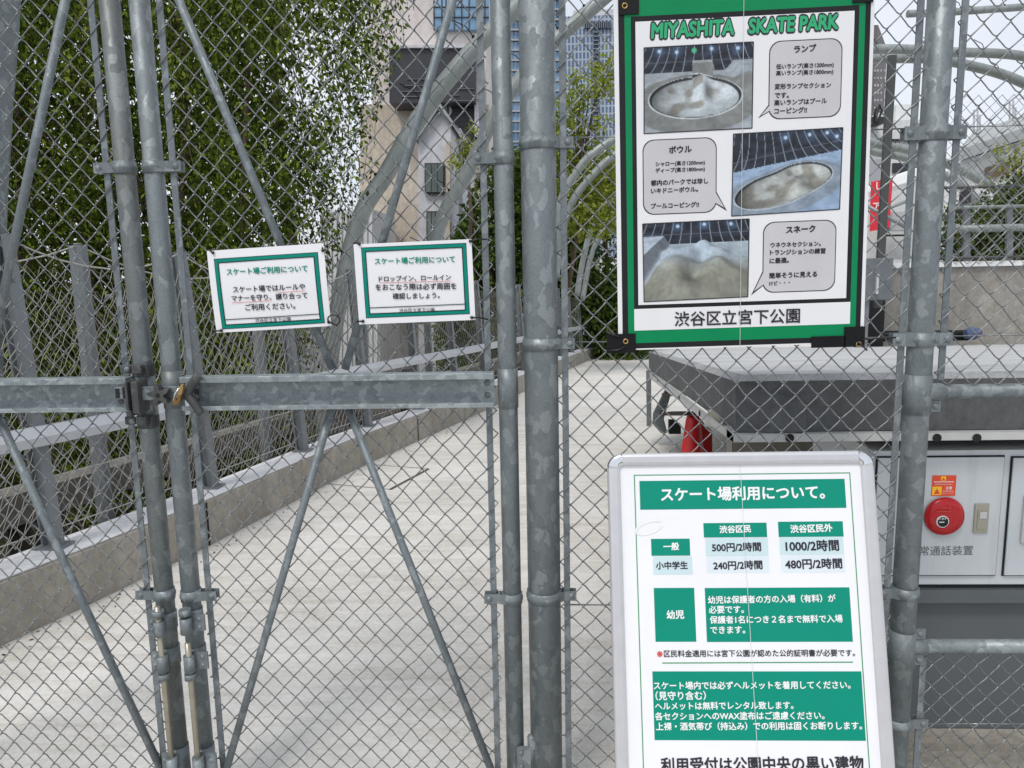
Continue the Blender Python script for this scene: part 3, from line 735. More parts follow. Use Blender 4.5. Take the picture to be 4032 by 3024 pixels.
# ------------------------------------------------------------------ skate deck at the right
YD = 0.29
dk = thing('skate_deck', 'raised skate deck with dark concrete edge and white trim', 'skate ramp', tuple(P(1600, 1100, YD)))
cT, cB = P(1588, 824, YD), P(1590, 933, YD)         # corner of the dark edge
rT, rB = P(2212, 830, YD), P(2212, 936, YD)
zt, zb_ = cT[2], cB[2]
YL = 5.5
lT, lB = P(1401, 760, YL), P(1402, 796, YL)
XR = 6.0; slope = (zt - P(1401, 760, YL)[2]) / (YL - YD)
def dz(Y): return -slope * (Y - YD)
m = MB()
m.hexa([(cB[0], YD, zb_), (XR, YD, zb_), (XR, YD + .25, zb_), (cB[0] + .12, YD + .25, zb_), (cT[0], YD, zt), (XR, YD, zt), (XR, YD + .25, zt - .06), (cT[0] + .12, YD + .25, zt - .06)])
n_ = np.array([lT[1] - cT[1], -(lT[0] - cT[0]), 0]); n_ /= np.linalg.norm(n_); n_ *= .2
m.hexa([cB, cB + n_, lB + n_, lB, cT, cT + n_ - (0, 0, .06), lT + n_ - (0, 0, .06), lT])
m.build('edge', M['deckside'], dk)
m = MB()     # bevelled lip and top sheet
ytop = 7.6; lw_ = .045; lh = .014
nh = n_ / np.linalg.norm(n_)
cI = np.array([cT[0] + .03, YD + lw_, zt + lh]); rI = np.array([XR, YD + lw_, zt + lh]); lI = lT + nh * .07 + (0, 0, lh * .6)
m.add([cT, (XR, YD, zt), rI, cI], [(0, 1, 2, 3)]); m.add([lT, cT, cI, lI], [(0, 1, 2, 3)]); m.build('lip', M['lip'], dk)
m = MB()
bR = np.array([XR, ytop, zt + dz(ytop)]); bL = np.array([lI[0] + 1.2, ytop, zt + dz(ytop)])
m.add([cI, rI, bR, bL, lI], [(0, 1, 2), (0, 2, 3), (0, 3, 4)])
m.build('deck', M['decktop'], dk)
m = MB()
kT, kB = P(1582, 938, YD - .02), P(1582, 954, YD - .02)
m.box(kB[0], XR, YD - .03, YD + .1, kB[2], kT[2])
l1, l2 = P(1403, 799, YL), P(1403, 817, YL)
m.hexa([np.array([kB[0], YD - .03, kB[2]]), np.array([kB[0], YD + .05, kB[2]]), l2 + n_ * .2, l2, np.array([kB[0], YD - .03, kT[2]]), np.array([kB[0], YD + .05, kT[2]]), l1 + n_ * .2, l1])
m.build('trim', M['white_trim'], dk)
for x, y in ((1706, 946), (2024, 946), (2110, 946), (2260, 946)):
    m = MB(); p = P(x, y, YD - .031); m.tube([p, p + (0, -.002, 0)], .0125, 14); m.build('bolt_hole', M['gap'], dk)
a0, a1 = np.array([kB[0], YD - .03, (kB[2] + kT[2]) / 2]), (l1 + l2) / 2
for t in (.16, .34, .55, .72):
    p = a0 + (a1 - a0) * t; m = MB(); d = (a1 - a0) / np.linalg.norm(a1 - a0)
    nn = -n_ / np.linalg.norm(n_); m.tube([p + nn * .002, p + nn * .006], .011, 10); m.build('bolt_hole', M['gap'], dk)
m = MB(); m.box(kB[0] + .04, XR, YD + .06, YD + .5, P(1600, 966, YD)[2], kB[2] - .002); m.build('soffit', M['beige_bar'], dk)
# support leg and steps at the far end
m = MB(); p0, p1 = P(1401, 800, YL - .02), P(1402, 920, YL - .02)
m.bar(p0, p1, .045, .03, (0, 1, 0)); m.build('post', M['post_grey'], dk)
m = MB()
pl = [P(x, y, YL - .1) for x, y in ((1441, 838), (1452, 842), (1434, 905), (1442, 935), (1428, 936), (1412, 918), (1412, 895))]
V = pl + [p + (0, .06, 0) for p in pl]; n = len(pl)
m.add(V, [(i, (i + 1) % n, n + (i + 1) % n, n + i) for i in range(n)] + [tuple(reversed(range(n))), tuple(range(n, 2 * n))]); m.build('leg', M['galv'], dk)
for (x0, x1, y) in ((1447, 1470, 852), (1437, 1497, 893)):
    m = MB(); a, b = P(x0, y, YL - .05), P(x1, y, YL - .5); m.bar(a, b, .16, .03, (0, 0, 1)); m.build('tread', M['rust'], dk)
m = MB(); p = P(1438, 920, YL - .2); m.box(p[0] + .02, p[0] + .08, YL - .3, YL - .22, p[2] - .06, p[2] + .07); m.box(p[0] + .081, p[0] + .13, YL - .3, YL - .2, p[2] - .06, p[2] + .03); m.build('foot_block', M['gap'], dk)
m = MB(); a, b = P(1640, 1000, 1.6), P(1640, 1400, 1.6); m.box(P(1580, 1000, 1.6)[0], XR, 1.6, 1.7, -.1, .72); m.build('back_wall', M['beige_bar'], dk)

# cabinets under the deck
YC = 0.33
cbx = thing('equipment_cabinet', 'grey enamel equipment cabinet with doors under the skate deck', 'cabinet', (1.6, YC, 0))
xl = P(1886, 1000, YC)[0]; zc1 = P(2050, 973, YC)[2]; zc0 = P(2050, 1262, YC)[2]
m = MB(); m.box(xl, 3.2, YC, YC + .5, zc0, zc1); m.build('body', M['cabinet'], cbx)
def door(x0, x1, y0, y1, gapname='door'):
    a, b = P(x0, y0, YC), P(x1, y1, YC)
    m = MB(); m.box(a[0] - .004, b[0] + .004, YC - .003, YC - .0005, b[2] - .004, a[2] + .004); m.build('door_gap', M['gap'], cbx)
    m = MB(); m.box(a[0], b[0], YC - .010, YC - .0035, b[2], a[2]); return m.build(gapname, M['cabinet'], cbx, 0.002)
d1 = door(1895, 2146, 988, 1240); d2 = door(2186, 2480, 988, 1240)
m = MB(); a, b = P(2101, 1085, YC), P(2127, 1148, YC); m.box(a[0], b[0], YC - .016, YC - .0105, b[2], a[2]); h1 = m.build('handle', M['olive'], d1, .002)
m = MB(); m.box(a[0] + .008, b[0] - .006, YC - .0185, YC - .0165, b[2] + .012, a[2] - .02); m.build('lever', M['olive'], h1, .001)
m = MB(); m.box(a[0] + .012, b[0] - .009, YC - .021, YC - .019, a[2] - .045, a[2] - .024); m.build('lock', M['alu'], h1, .001)
m = MB(); a, b = P(2206, 1068, YC), P(2300, 1170, YC); m.box(a[0], b[0], YC - .018, YC - .0105, b[2], a[2]); f2 = m.build('window_frame', M['alu'], d2, .003)
m = MB(); m.box(a[0] + .012, b[0] - .012, YC - .0195, YC - .0185, b[2] + .012, a[2] - .012); m.build('pane', M['window'], f2)
pc = P(2038, 1114, YC - .012); ra = 44 * K * (YC + 1.89) / FPX * .98
m = MB(); 
prof = [(ra * .96, 0), (ra, -.005), (ra * .93, -.013), (ra * .55, -.019), (ra * .33, -.016)]
V = []; F = []; N = 40
for r_, y_ in prof:
    for k in range(N): V.append((pc[0] + r_ * math.cos(2 * math.pi * k / N), pc[1] + y_, pc[2] + r_ * math.sin(2 * math.pi * k / N)))
for i in range(len(prof) - 1):
    for k in range(N): F.append((i * N + k, i * N + (k + 1) % N, (i + 1) * N + (k + 1) % N, (i + 1) * N + k))
m.add(V, F, True); m.add([V[(len(prof) - 1) * N + k] for k in range(N)], [tuple(range(N))])
al = m.build('alarm_button', M['alarm'], d1)
m = MB(); q = pc + (-.012, -.017, -ra * .20); m.tube([q, q + (0, -.004, 0)], ra * .31, 20); m.build('button_ring', M['white_ink'], al)
m = MB(); m.tube([q + (0, -.005, 0), q + (0, -.006, 0)], ra * .26, 20); m.build('button', M['black'], al)
# lower panel, plinth
lp = thing('base_panel', 'plain dark grey panel wall below the grey cabinet', 'panel', (1.6, YC + .02, 0))
m = MB(); m.box(xl - .3, 3.2, YC + .03, YC + .25, .02, zc0 - .005); m.build('panel', M['cabinet_dark'], lp)
zz = P(2100, 1281, YC)[2]
m = MB(); m.box(xl - .3, 3.2, YC - .005, YC + .029, zz - .03, zz + .012); m.build('ledge', M['cabinet_dark'], lp)
zk = P(2100, 1600, YC - .02)[2]
pk = thing('plinth', 'stained concrete plinth strip at the foot of the dark panel', 'plinth', (1.6, YC, 0))
m = MB(); m.box(xl - .3, 3.2, YC - .05, YC + .028, -.02, max(zk, .03)); m.build('plinth', M['curb'], pk)

gt = MB(); gt.add([(.98, -.04, .004), (3.2, -.04, .004), (3.2, YC - .05, .004), (.98, YC - .05, .004)], [(0, 1, 2, 3)]); structure(gt.build('gutter', M['gutter']))
# red cone and box under the deck
YQ = 2.6
cone = thing('traffic_cone', 'bright red plastic cone under the deck edge', 'traffic cone', tuple(P(1495, 1130, YQ)))
zfq = zf(YQ); apex = P(1497, 899, YQ)
m = MB(); n = 24; V = []; F = []
prof = [(.15, zfq + .02), (.13, zfq + .05), (.042, apex[2] - .02), (.036, apex[2]), (.02, apex[2])]
for r_, z_ in prof:
    for k in range(n): V.append((apex[0] + r_ * math.cos(2 * math.pi * k / n), YQ + r_ * math.sin(2 * math.pi * k / n), z_))
for i in range(len(prof) - 1):
    for k in range(n): F.append((i * n + k, i * n + (k + 1) % n, (i + 1) * n + (k + 1) % n, (i + 1) * n + k))
m.add(V, F, True); m.build('cone', M['red'], cone)
m = MB(); m.box(apex[0] - .2, apex[0] + .2, YQ - .2, YQ + .2, zfq, zfq + .02); m.build('base', M['red'], cone)
bx = thing('plastic_barrier', 'dull red folding plastic barrier beside the cone', 'barrier', tuple(P(1520, 1130, YQ + .35)))
m = MB(); pl = [P(x, y, YQ + .3) for x, y in ((1491, 1120), (1496, 903), (1512, 902), (1522, 915), (1523, 928), (1539, 930), (1539, 1120))]
V = pl + [p + (0, .12, 0) for p in pl]; n = len(pl)
m.add(V, [(i, (i + 1) % n, n + (i + 1) % n, n + i) for i in range(n)] + [tuple(reversed(range(n))), tuple(range(n, 2 * n))]); m.build('panel', M['dark_red'], bx, .008)

# back wall of the deck and what stands on it
YW = 6.9
wl_ = thing('retaining_wall', 'stained concrete retaining wall with white coping behind the deck', 'wall', tuple(P(2000, 740, YW)))
zw1 = P(2100, 576, YW)[2]; xw0 = P(1902, 600, YW)[0]
m = MB(); m.box(xw0, 14, YW, YW + .25, -.2, zw1); m.build('wall', M['wallc'], wl_)
m = MB(); m.box(xw0 - .02, 14, YW - .04, YW + .3, zw1 + .002, zw1 + .06); m.build('coping', M['whitewall'], wl_)
gr = thing('guard_rail', 'grey tubular guard rail on posts along the wall top', 'railing', tuple(P(2100, 560, 7.6)))
for (y0, r_) in ((495, .045), (449, .02)):
    a = P(2050, y0, 7.4); b = P(2300, y0 - 6, 7.4); m = MB(); m.tube([a, (a + b) / 2, b], r_, 10); m.build('rail', M['arch'], gr)
for x in (2088, 2180):
    a, b = P(x, 580, 7.44), P(x, 440, 7.44); m = MB(); m.bar(a, b, .07, .04); m.build('post', M['post_grey'], gr)
bp = thing('flat_post', 'tall grey brown flat post holding up the level tube', 'post', tuple(P(1898, 640, 6.3)))
m = MB(); a, b = P(1896, 665, 6.3), P(1927, 120, 6.3); m.bar(a, b, .075, .05); m.build('post', M['brown_post'], bp)
m = MB(); a, b = P(1955, 490, 6.4), P(1874, 445, 6.4); m.tube([a, b], .02, 8); a, b = P(1905, 455, 6.4), P(1960, 434, 6.4); m.tube([a, b], .018, 8); m.build('brace', M['arch'], bp)
bp2 = thing('dark_post', 'thin dark post with a speaker beside the low bush', 'post', tuple(P(2003, 560, 7.7)))
m = MB(); a, b = P(2085, 560, 7.7), P(2090, 405, 7.7); m.bar(a, b, .06, .06); m.build('post', M['brown_post'], bp2)
m = MB(); a = P(2078, 440, 7.65); m.box(a[0] - .04, a[0] + .04, 7.55, 7.65, a[2] - .12, a[2] + .14); m.build('speaker', M['charcoal'], bp2)
eb = thing('electrical_box', 'grey galvanised electrical box in front of the retaining wall', 'electrical box', tuple(P(1898, 740, 6.0)))
m = MB(); a, b = P(1866, 558, 6.0), P(1926, 648, 6.0); m.box(a[0], b[0], 6.0, 6.25, b[2], a[2]); m.build('body', M['box_grey'], eb, .01)
m = MB(); m.box(a[0] + .02, a[0] + .1, 6.05, 6.2, b[2] - .9, b[2] - .001); m.build('stand', M['post_grey'], eb)
m = MB(); a, b = P(1896, 592, 5.97), P(1896, 635, 5.97)
m.box(a[0] - .012, a[0] + .012, 5.96, 5.999, b[2], a[2]); m.build('handle', M['alu'], eb)
rg = thing('painted_recess_shade', 'near-black block standing in for a shaded recess below the electrical box', 'recess', tuple(P(1900, 735, 6.6)))
m = MB(); a, b = P(1868, 650, 6.5), P(1912, 745, 6.5); m.box(a[0], b[0], 6.55, 6.85, b[2] - .2, a[2]); m.build('recess', M['gap'], rg)  # solid block; the shade of the recess is its near-black colour
bn = thing('red_banner', 'red vertical banner with white writing behind the flat post', 'banner', tuple(P(1905, 500, 9)))
m = MB(); q = [P(x, y, 9) for x, y in ((1882, 393), (1929, 383), (1921, 492), (1879, 500))]
m.hexa([q[3], q[2], q[2] + (0, .012, 0), q[3] + (0, .012, 0), q[0], q[1], q[1] + (0, .012, 0), q[0] + (0, .012, 0)]); bnc = m.build('cloth', M['banner'], bn)
sn = thing('white_screen', 'white perforated screen fence behind the red banner', 'screen', tuple(P(1910, 560, 9.6)))
m = MB(); q = [P(x, y, 9.6) for x, y in ((1862, 428), (1985, 400), (1985, 560), (1862, 562))]
m.hexa([q[3], q[2], q[2] + (0, .03, 0), q[3] + (0, .03, 0), q[0], q[1], q[1] + (0, .03, 0), q[0] + (0, .03, 0)]); m.build('sheet', M['whitewall'], sn)
lt = thing('flood_light', 'small grey flood lamp on the screen near the right post', 'flood light', tuple(P(1937, 480, 9.2)))
m = MB(); a = P(1937, 478, 9.3); m.box(a[0] - .12, a[0] + .12, 9.2, 9.35, a[2] - .14, a[2] + .14); m.build('lamp', M['alu'], lt, .01)
m = MB(); m.tube([a + (-.14, 0, .05), a + (-.14, 0, -.2), a + (.14, 0, -.2), a + (.14, 0, .05)], .02, 6); m.build('bracket', M['charcoal'], lt)
bg_ = thing('skate_bag', 'long black bag with a blue end lying on the deck', 'bag', tuple(P(2070, 722, 6.6)))
m = MB(); a, b = P(1895, 726, 6.6), P(2105, 724, 6.6); m.tube([a, a + (.05, 0, 0), b - (.05, 0, 0), b], [.03, .06, .06, .03], 10); m.build('bag', M['tape'], bg_)
m = MB(); a, b = P(2085, 722, 6.5), P(2118, 718, 6.5); m.tube([a, (a + b) / 2, b], [.05, .075, .04], 10); m.build('cover', M['blue'], bg_)
# far chain link screen above the wall at right
# ------------------------------------------------------------------ chain link
def chain_link(name, parent, xs, nhalf, hp, z0, z1, zref, pz, first_up, Y=0.0, r=0.00168, amp=0.0052, bulge=0.006, seed=1):
    """spiral wires side by side; '/' strands run in front, '\\' strands behind; returns one woven sheet"""
    rg_ = np.random.default_rng(seed); hz = pz / 2; V = []; F = []; ns = 6; off = 0
    zb = zref - math.ceil((zref - z0) / hz) * hz; nrow = int((z1 - zb) / hz) + 1
    parity0 = int(round((zref - zb) / hz)) % 2
    jx = rg_.normal(0, 0.0011, (nhalf + 2, nrow + 2)); jz = rg_.normal(0, 0.0011, (nhalf + 2, nrow + 2))
    ph = rg_.uniform(0, 6, 4)
    wob = lambda x, z: np.array([0.003 * math.sin(3.1 * z + ph[0]) + 0.002 * math.sin(7 * x + ph[1]), bulge * math.sin(2.3 * x + ph[2]) * math.sin(2.9 * z + ph[3]), 0.003 * math.sin(4 * x + ph[1])])
    node = lambda c, j: np.array([xs + c * hp + jx[c, j], 0, zb + j * hz + jz[c, j]])
    for c in range(nhalf):
        pts = []
        # node rows: column c holds nodes on rows of parity (c + parity0 + first_up)
        for j in range(nrow):
            at_left = (j + parity0 + c + first_up) % 2 == 0
            n0 = node(c if at_left else c + 1, j); n1 = node(c + 1 if at_left else c, j + 1)
            d = n1 - n0; s = -1 if at_left else 1            # '/' strand leaves a left node: in front (towards -Y)
            ov = np.array([(-1 if at_left else 1) * 0.0016, 0, 0])
            pts.append(n0 + ov + (0, 0, 0))
            pts.append(n0 + ov * .6 + d * 0.07 + (0, s * amp * .75, 0))
            pts.append(n0 + d * 0.22 + (0, s * amp, -0.0009 * s))
            pts.append(n0 + d * 0.5 + (0, s * amp * .9, 0))
            pts.append(n0 + d * 0.78 + (0, s * amp, 0.0009 * s))
            pts.append(n0 - ov * -.0 + d * 0.93 + (0, s * amp * .75, 0))
        p = np.array(pts); p = p + np.array([wob(a[0], a[2]) for a in p]); p[:, 1] += Y
        t = np.gradient(p, axis=0); t /= np.linalg.norm(t, axis=1)[:, None]
        u = np.cross(t, (0, 1.0, 0)); u /= np.linalg.norm(u, axis=1)[:, None]; w = np.cross(t, u)
        a = np.arange(ns) * 2 * math.pi / ns
        ring = p[:, None] + r * (np.cos(a)[None, :, None] * u[:, None] + np.sin(a)[None, :, None] * w[:, None])
        V.append(ring.reshape(-1, 3)); m = len(p)
        i = np.arange(m - 1)[:, None] * ns; k = np.arange(ns)[None]; k2 = (k + 1) % ns
        F.append(np.stack([i + k, i + k2, i + ns + k2, i + ns + k], -1).reshape(-1, 4) + off); off += m * ns
    return np_obj(name, np.concatenate(V), np.concatenate(F), M['wire'], parent, True)

def pipe(m, x, y, r, z0, z1, n=24):
    m.tube([(x, y, z) for z in np.linspace(z0, z1, 3)], r, n)
def clamp(parent, x, r, z, sides, reach=0.05, h=0.030, mat='galv', y=0.0, fl=0.0):
    """pressed steel band round a pipe with flat ears and a bolt on each ear"""
    m = MB(); n = 26; V = []
    rr = r + 0.0028
    prof = [(-h / 2, rr - .003), (-h / 2, rr), (-.006, rr + .0004), (-.004, rr + .0022), (.004, rr + .0022), (.006, rr + .0004), (h / 2, rr), (h / 2, rr - .003)]
    for dz_, q in prof:
        for k in range(n): V.append((x + q * math.cos(2 * math.pi * k / n), y + q * math.sin(2 * math.pi * k / n), z + dz_))
    F = [(i * n + k, i * n + (k + 1) % n, (i + 1) * n + (k + 1) % n, (i + 1) * n + k) for i in range(len(prof) - 1) for k in range(n)]
    m.add(V, F, True)
    for s in sides:
        x0 = x + s * r * 0.55; y0 = y - rr * 0.85; xm = x + s * (r + .010); x1 = x + s * (r + reach); ye = y - 0.0125
        yb = y0
        for (a, ya_, b, yb_) in ((x0, y0, xm, ye), (xm, ye, x1, ye)):
            p = [(a, ya_, z - h / 2 + .002), (b, yb_, z - h / 2 + .002), (b, yb_ + .003, z - h / 2 + .002), (a, ya_ + .003, z - h / 2 + .002),
                 (a, ya_, z + h / 2 - .002), (b, yb_, z + h / 2 - .002), (b, yb_ + .003, z + h / 2 - .002), (a, ya_ + .003, z + h / 2 - .002)]
            m.hexa(p)
        m.box(min(x1, x + s * r), max(x1, x + s * r), y + .009, y + .012, z - h / 2 + .002, z + h / 2 - .002)
    b = m.build('clamp_band', M[mat], parent)
    for s in sides:
        m = MB(); m.dome((x + s * (r + reach - .013), y - .0125, z), .0085, (0, -1, 0)); m.build('bolt', M['galv'], b)
    return b
def flat_bar(parent, x, z0, z1, y=0.0, w=.0165):
    m = MB(); m.box(x - w / 2, x + w / 2, y - .0022, y + .0022, z0, z1); return m.build('tension_bar', M['strip'], parent, .0008)
def brace(parent, marks, Y=-0.016, r=0.0105):
    p = [P(x / K, y / K, Y) for x, y in marks]
    m = MB(); m.tube(p, r, 12)
    return m.build('brace', M['strip'], parent)
def channel(parent, x0, x1, yw, ztop, zbot):
    t = .0032; d = .043; l = .0115
    poly = [(yw, zbot), (yw - d, zbot), (yw - d, zbot + l), (yw - d + t, zbot + l), (yw - d + t, zbot + t), (yw - t, zbot + t + .003), (yw - t, ztop - t - .003), (yw - d + t, ztop - t), (yw - d + t, ztop - l - .004), (yw - d, ztop - l - .004), (yw - d, ztop), (yw, ztop)]
    m = MB(); m.prism(poly, 'x', x0, x1); return m.build('beam', M['channel'], parent, .0012)
ZT, ZB = 2.62, 0.06
bt, bb = P(900, 1470 / K, -.04), P(900, 1604 / K, -.04)
BT, BBm = bt[2], bb[2]
RS = 0.0243
# right leaf of the gate
GR = thing('gate_leaf', 'right leaf of the chain link gate carrying both small notices', 'gate', (-0.53, 0, ZB), 'leaves of the chain link gate')
XL, XH, XL0 = -0.971, -0.0936, -1.045
m = MB(); pipe(m, XL, 0, RS, ZB, ZT); m.build('stile', M['galv'], GR)
m = MB(); pipe(m, XH, 0, RS, ZB, ZT); m.build('stile', M['galv'], GR)
for z in (ZB + .02, ZT - .02):
    m = MB(); m.tube([(XL, 0, z), (XH, 0, z)], .0215, 16); m.build('rail', M['galv'], GR)
chain_link('chain_link_mesh', GR, -0.3562 - 10 * .0572, 28, .0286, ZB + .03, ZT - .03, .9008, .0620, 0, seed=3)
flat_bar(GR, -.9215, ZB + .03, ZT - .03); flat_bar(GR, -.1431, ZB + .03, ZT - .03)
for l in ([(704, 0), (993, 756), (1106, 952), (1309, 1453)], [(1783, 0), (1564, 756), (1507, 934), (1359, 1453)], [(1372, 1610), (1625, 2268), (1928, 3015)], [(1306, 1610), (1113, 2268), (893, 3024)]):
    a, b = np.array(l[0], float), np.array(l[-1], float)
    brace(GR, [a - (b - a) * (.22 if a[1] < 1 else 0), b + (b - a) * (.08 if b[1] > 2900 else 0)])
bx0, bx1 = P(1.0 * 716 / K, 1530 / K, -.045)[0], P(1944 / K, 1530 / K, -.045)[0]
channel(GR, bx0, bx1, -.012, BT, BBm)
for z in (BT - .030, BBm + .026):
    m = MB(); m.dome((bx1 - .018, -.0155, z), .0085, (0, -1, 0)); m.build('bolt', M['galv'], GR)
for y, xx in ((357, XL), (1291, XL)):
    clamp(GR, xx, RS, P(390, y, -.02)[2], (1,))
for y in (340, 1297):
    clamp(GR, XH, RS, P(1060, y, -.02)[2], (-1,))
for y0, y1 in ((795, 880),):
    m = MB(); pipe(m, XH, 0, RS + .002, P(1095, y1, 0)[2], P(1095, y0, 0)[2]); m.build('sleeve', M['galv'], GR)
m = MB(); pipe(m, XL, 0, RS + .0018, P(380, 880, 0)[2], P(380, 800, 0)[2]); m.build('sleeve', M['stain'], GR)
# left leaf
GL = thing('gate_leaf', 'left leaf of the chain link gate with the stained latch stile', 'gate', (-1.5, 0, ZB), 'leaves of the chain link gate')
m = MB(); pipe(m, XL0, 0, RS, ZB, ZT); m.build('stile', M['stain'], GL)
m = MB(); pipe(m, -1.94, 0, RS, ZB, ZT); m.build('stile', M['galv'], GL)
for z in (ZB + .02, ZT - .02):
    m = MB(); m.tube([(XL0, 0, z), (-1.94, 0, z)], .0215, 16); m.build('rail', M['galv'], GL)
chain_link('chain_link_mesh', GL, -1.0767 - 30 * .0286, 30, .0286, ZB + .03, ZT - .03, .5013, .0622, 0, seed=5)
flat_bar(GL, -1.0918, ZB + .03, ZT - .03)
brace(GL, [(257 + 57, -270), (98, 756), (-40, 1420)]); brace(GL, [(-20, 1610), (273, 2259), (700, 3170)])
channel(GL, -1.95, P(505 / K, 1530 / K, -.045)[0], -.012, BT, BBm)
for y in (361, 1289): clamp(GL, XL0, RS, P(240, y, -.02)[2], (-1,))
# gate post with hinges
GP = thing('gate_post', 'thickest galvanised post between the gate and the poster', 'post', (-.0074, 0, 0))
XP, RP = -.0074, .0435
m = MB(); pipe(m, XP, .005, RP, -.05, ZT + .15, 32); m.build('post', M['galv'], GP)
for y in (305, 745, 1296): clamp(GP, XP, RP, P(1165, y, -.03)[2], (1,), .042, y=.005)
hz = P(1135, 1595, -.02)[2]
for z in (hz, 2.35):
    m = MB(); m.tube([(-.048, -.012, z - .085), (-.048, -.012, z)], .011, 12); m.dome((-.048, -.012, z), .012, (0, 0, 1)); h = m.build('hinge', M['galv'], GP)
    m = MB(); m.box(-.088, -.05, -.026, -.020, z - .10, z - .022); m.dome((-.076, -.027, z - .04), .007, (0, -1, 0)); m.dome((-.076, -.027, z - .08), .007, (0, -1, 0)); m.box(-.046, -.02, -.025, -.005, z - .03, z - .005); m.build('hinge_plate', M['galv'], h)
# middle panel
FM = thing('chain_link_fence', 'chain link fence panel between the posts behind the poster', 'fence', (.45, 0, 0), 'chain link fence panels')
chain_link('chain_link_mesh', FM, .0392, 29, .0298, .02, ZT, 1.1737, .0622, 0, seed=8)
flat_bar(FM, .0536, .0, ZT); flat_bar(FM, .8902, .0, ZT)
for z in (1.822, 1.320, .612, .05):
    m = MB(); m.tube([(.05, .008, z), (.3, .009, z - .002), (.6, .009, z - .002), (.9, .008, z)], .0018, 6); m.build('tension_wire', M['wire'], FM)
m = MB(); m.tube([(0, 0, ZT), (.95, 0, ZT)], .0215, 14); m.build('top_rail', M['galv'], FM)
# right post
FP_ = thing('fence_post', 'galvanised round fence post right of the poster', 'post', (.9401, 0, 0))
XR_, RR = .9385, .0305
m = MB(); pipe(m, XR_, 0.004, RR, -.05, ZT + .15, 30); m.build('post', M['galv'], FP_)
for y in (283, 735): clamp(FP_, XR_, RR, P(2020, y, -.03)[2], (-1, 1), .042, .036, y=.004)
clamp(FP_, XR_, RR, P(1960, 1290, -.03)[2], (-1,), .042, y=.004)
clamp(FP_, XR_, RR, P(1950, 1575, -.03)[2], (1,), .046, y=.004)
zr1, zr2 = P(2120, 845, 0)[2], P(2120, 1396, 0)[2]
for z in (zr1, zr2):
    m = MB(); pipe(m, XR_, .004, RR + .0028, z - .055, z + .045, 28)
    m.tube([(XR_, 0, z), (XR_ + RR + .028, 0, z)], .0215, 16); s_ = m.build('tee_sleeve', M['galv'], FP_)
    for dz_ in ((-.036,) if z == zr1 else (.036, -.036)):
        m = MB(); m.box(XR_ + RR - .004, XR_ + RR + .024, -.006, -.001, z + dz_ - .014, z + dz_ + .014); m.dome((XR_ + RR + .012, -.006, z + dz_), .0085, (0, -1, 0)); m.build('bolt', M['galv'], s_)
# right panel
FR = thing('chain_link_fence', 'fence panel with an open gap between two rails at right', 'fence', (1.6, 0, 0), 'chain link fence panels')
chain_link('chain_link_mesh', FR, .9794, 34, .0298, zr1 + .002, ZT, 1.4866, .0636, 0, seed=9)
chain_link('chain_link_mesh', FR, .9900, 34, .0290, .02, zr2 - .002, .446, .0612, 1, seed=10)
flat_bar(FR, .9917, zr1 + .03, ZT); flat_bar(FR, .9945, 0, zr2 - .03)
for z in (zr1, zr2):
    m = MB(); m.tube([(XR_ + RR + .02, 0, z), (2.0, 0, z)], .0185, 18); m.build('rail', M['channel'] if z == zr2 else M['galv'], FR)
for z in (1.822, 1.320, P(2100, 1568, 0)[2]):
    m = MB(); m.tube([(.99, .008, z), (1.3, .009, z + .001), (2.0, .009, z)], .0018, 6); m.build('tension_wire', M['wire'], FR)
m = MB(); pipe(m, 2.03, 0, RR, -.05, ZT); m.build('end_post', M['galv'], FR)
m = MB(); m.tube([(.95, 0, ZT), (2.03, 0, ZT)], .0215, 14); m.build('top_rail', M['galv'], FR)

# ------------------------------------------------------------------ latch, padlock, drop bolts
def L(a, b, Y=-.05): return P(219.4 + a * .14879, 768.06 + b * .14879, Y)
LT = thing('gate_latch', 'dark cast latch assembly joining the two gate leaves', 'latch', tuple(L(800, 600)))
def lbox(m, x0, x1, y0, y1, Ya, Yb):
    a, b = L(x0, y0, Ya), L(x1, y1, Ya); m.box(a[0], b[0], Ya, Yb, b[2], a[2])
m = MB(); lbox(m, 312, 398, 385, 800, -.068, -.02); lbox(m, 408, 556, 380, 850, -.074, -.02); lbox(m, 345, 440, 790, 890, -.055, -.02); m.build('keeper', M['latch'], LT, .003)
m = MB(); lbox(m, 172, 310, 462, 638, -.07, -.045); kk = m.build('stub', M['galv'], LT, .003)
m = MB(); lbox(m, 192, 268, 478, 622, -.0712, -.0702); m.build('opening', M['gap'], kk)
m = MB(); p = L(280, 668, -.06); m.dome(p, .008, (0, -1, 0)); m.build('bolt', M['latch'], LT)
m = MB(); lbox(m, 560, 1300, 455, 640, -.054, -.046); m.build('slide_bar', M['galv'], LT, .001)
hub = L(862, 565, -.064); m = MB(); nn = 60; V = []
for yy in (-.016, .006):
    for k in range(nn):
        th = 2 * math.pi * k / nn; rr = .0125 + .0175 * (math.cos(2.5 * (th - math.radians(172))) ** 2) ** 1.4
        V.append((hub[0] + rr * math.cos(th), hub[1] + yy, hub[2] + rr * math.sin(th)))
m.add(V, [(k, (k + 1) % nn, nn + (k + 1) % nn, nn + k) for k in range(nn)] + [tuple(reversed(range(nn))), tuple(range(nn, 2 * nn))]); kn = m.build('star_knob', M['latch'], LT, .002)
m = MB(); m.tube([hub + (0, -.0162, 0), hub + (0, -.0168, 0)], .006, 12); m.build('socket', M['gap'], kn)
m = MB()
c0 = L(1235, 560, -.062); e1 = L(1412, 272, -.07); e2 = L(1442, 846, -.07)
m.tube([c0, (c0 + e1) / 2 + (-.002, 0, -.001), e1], [.0125, .011, .0105], 12); m.tube([c0, (c0 + e2) / 2 + (.002, 0, .001), e2], [.0125, .0105, .010], 12)
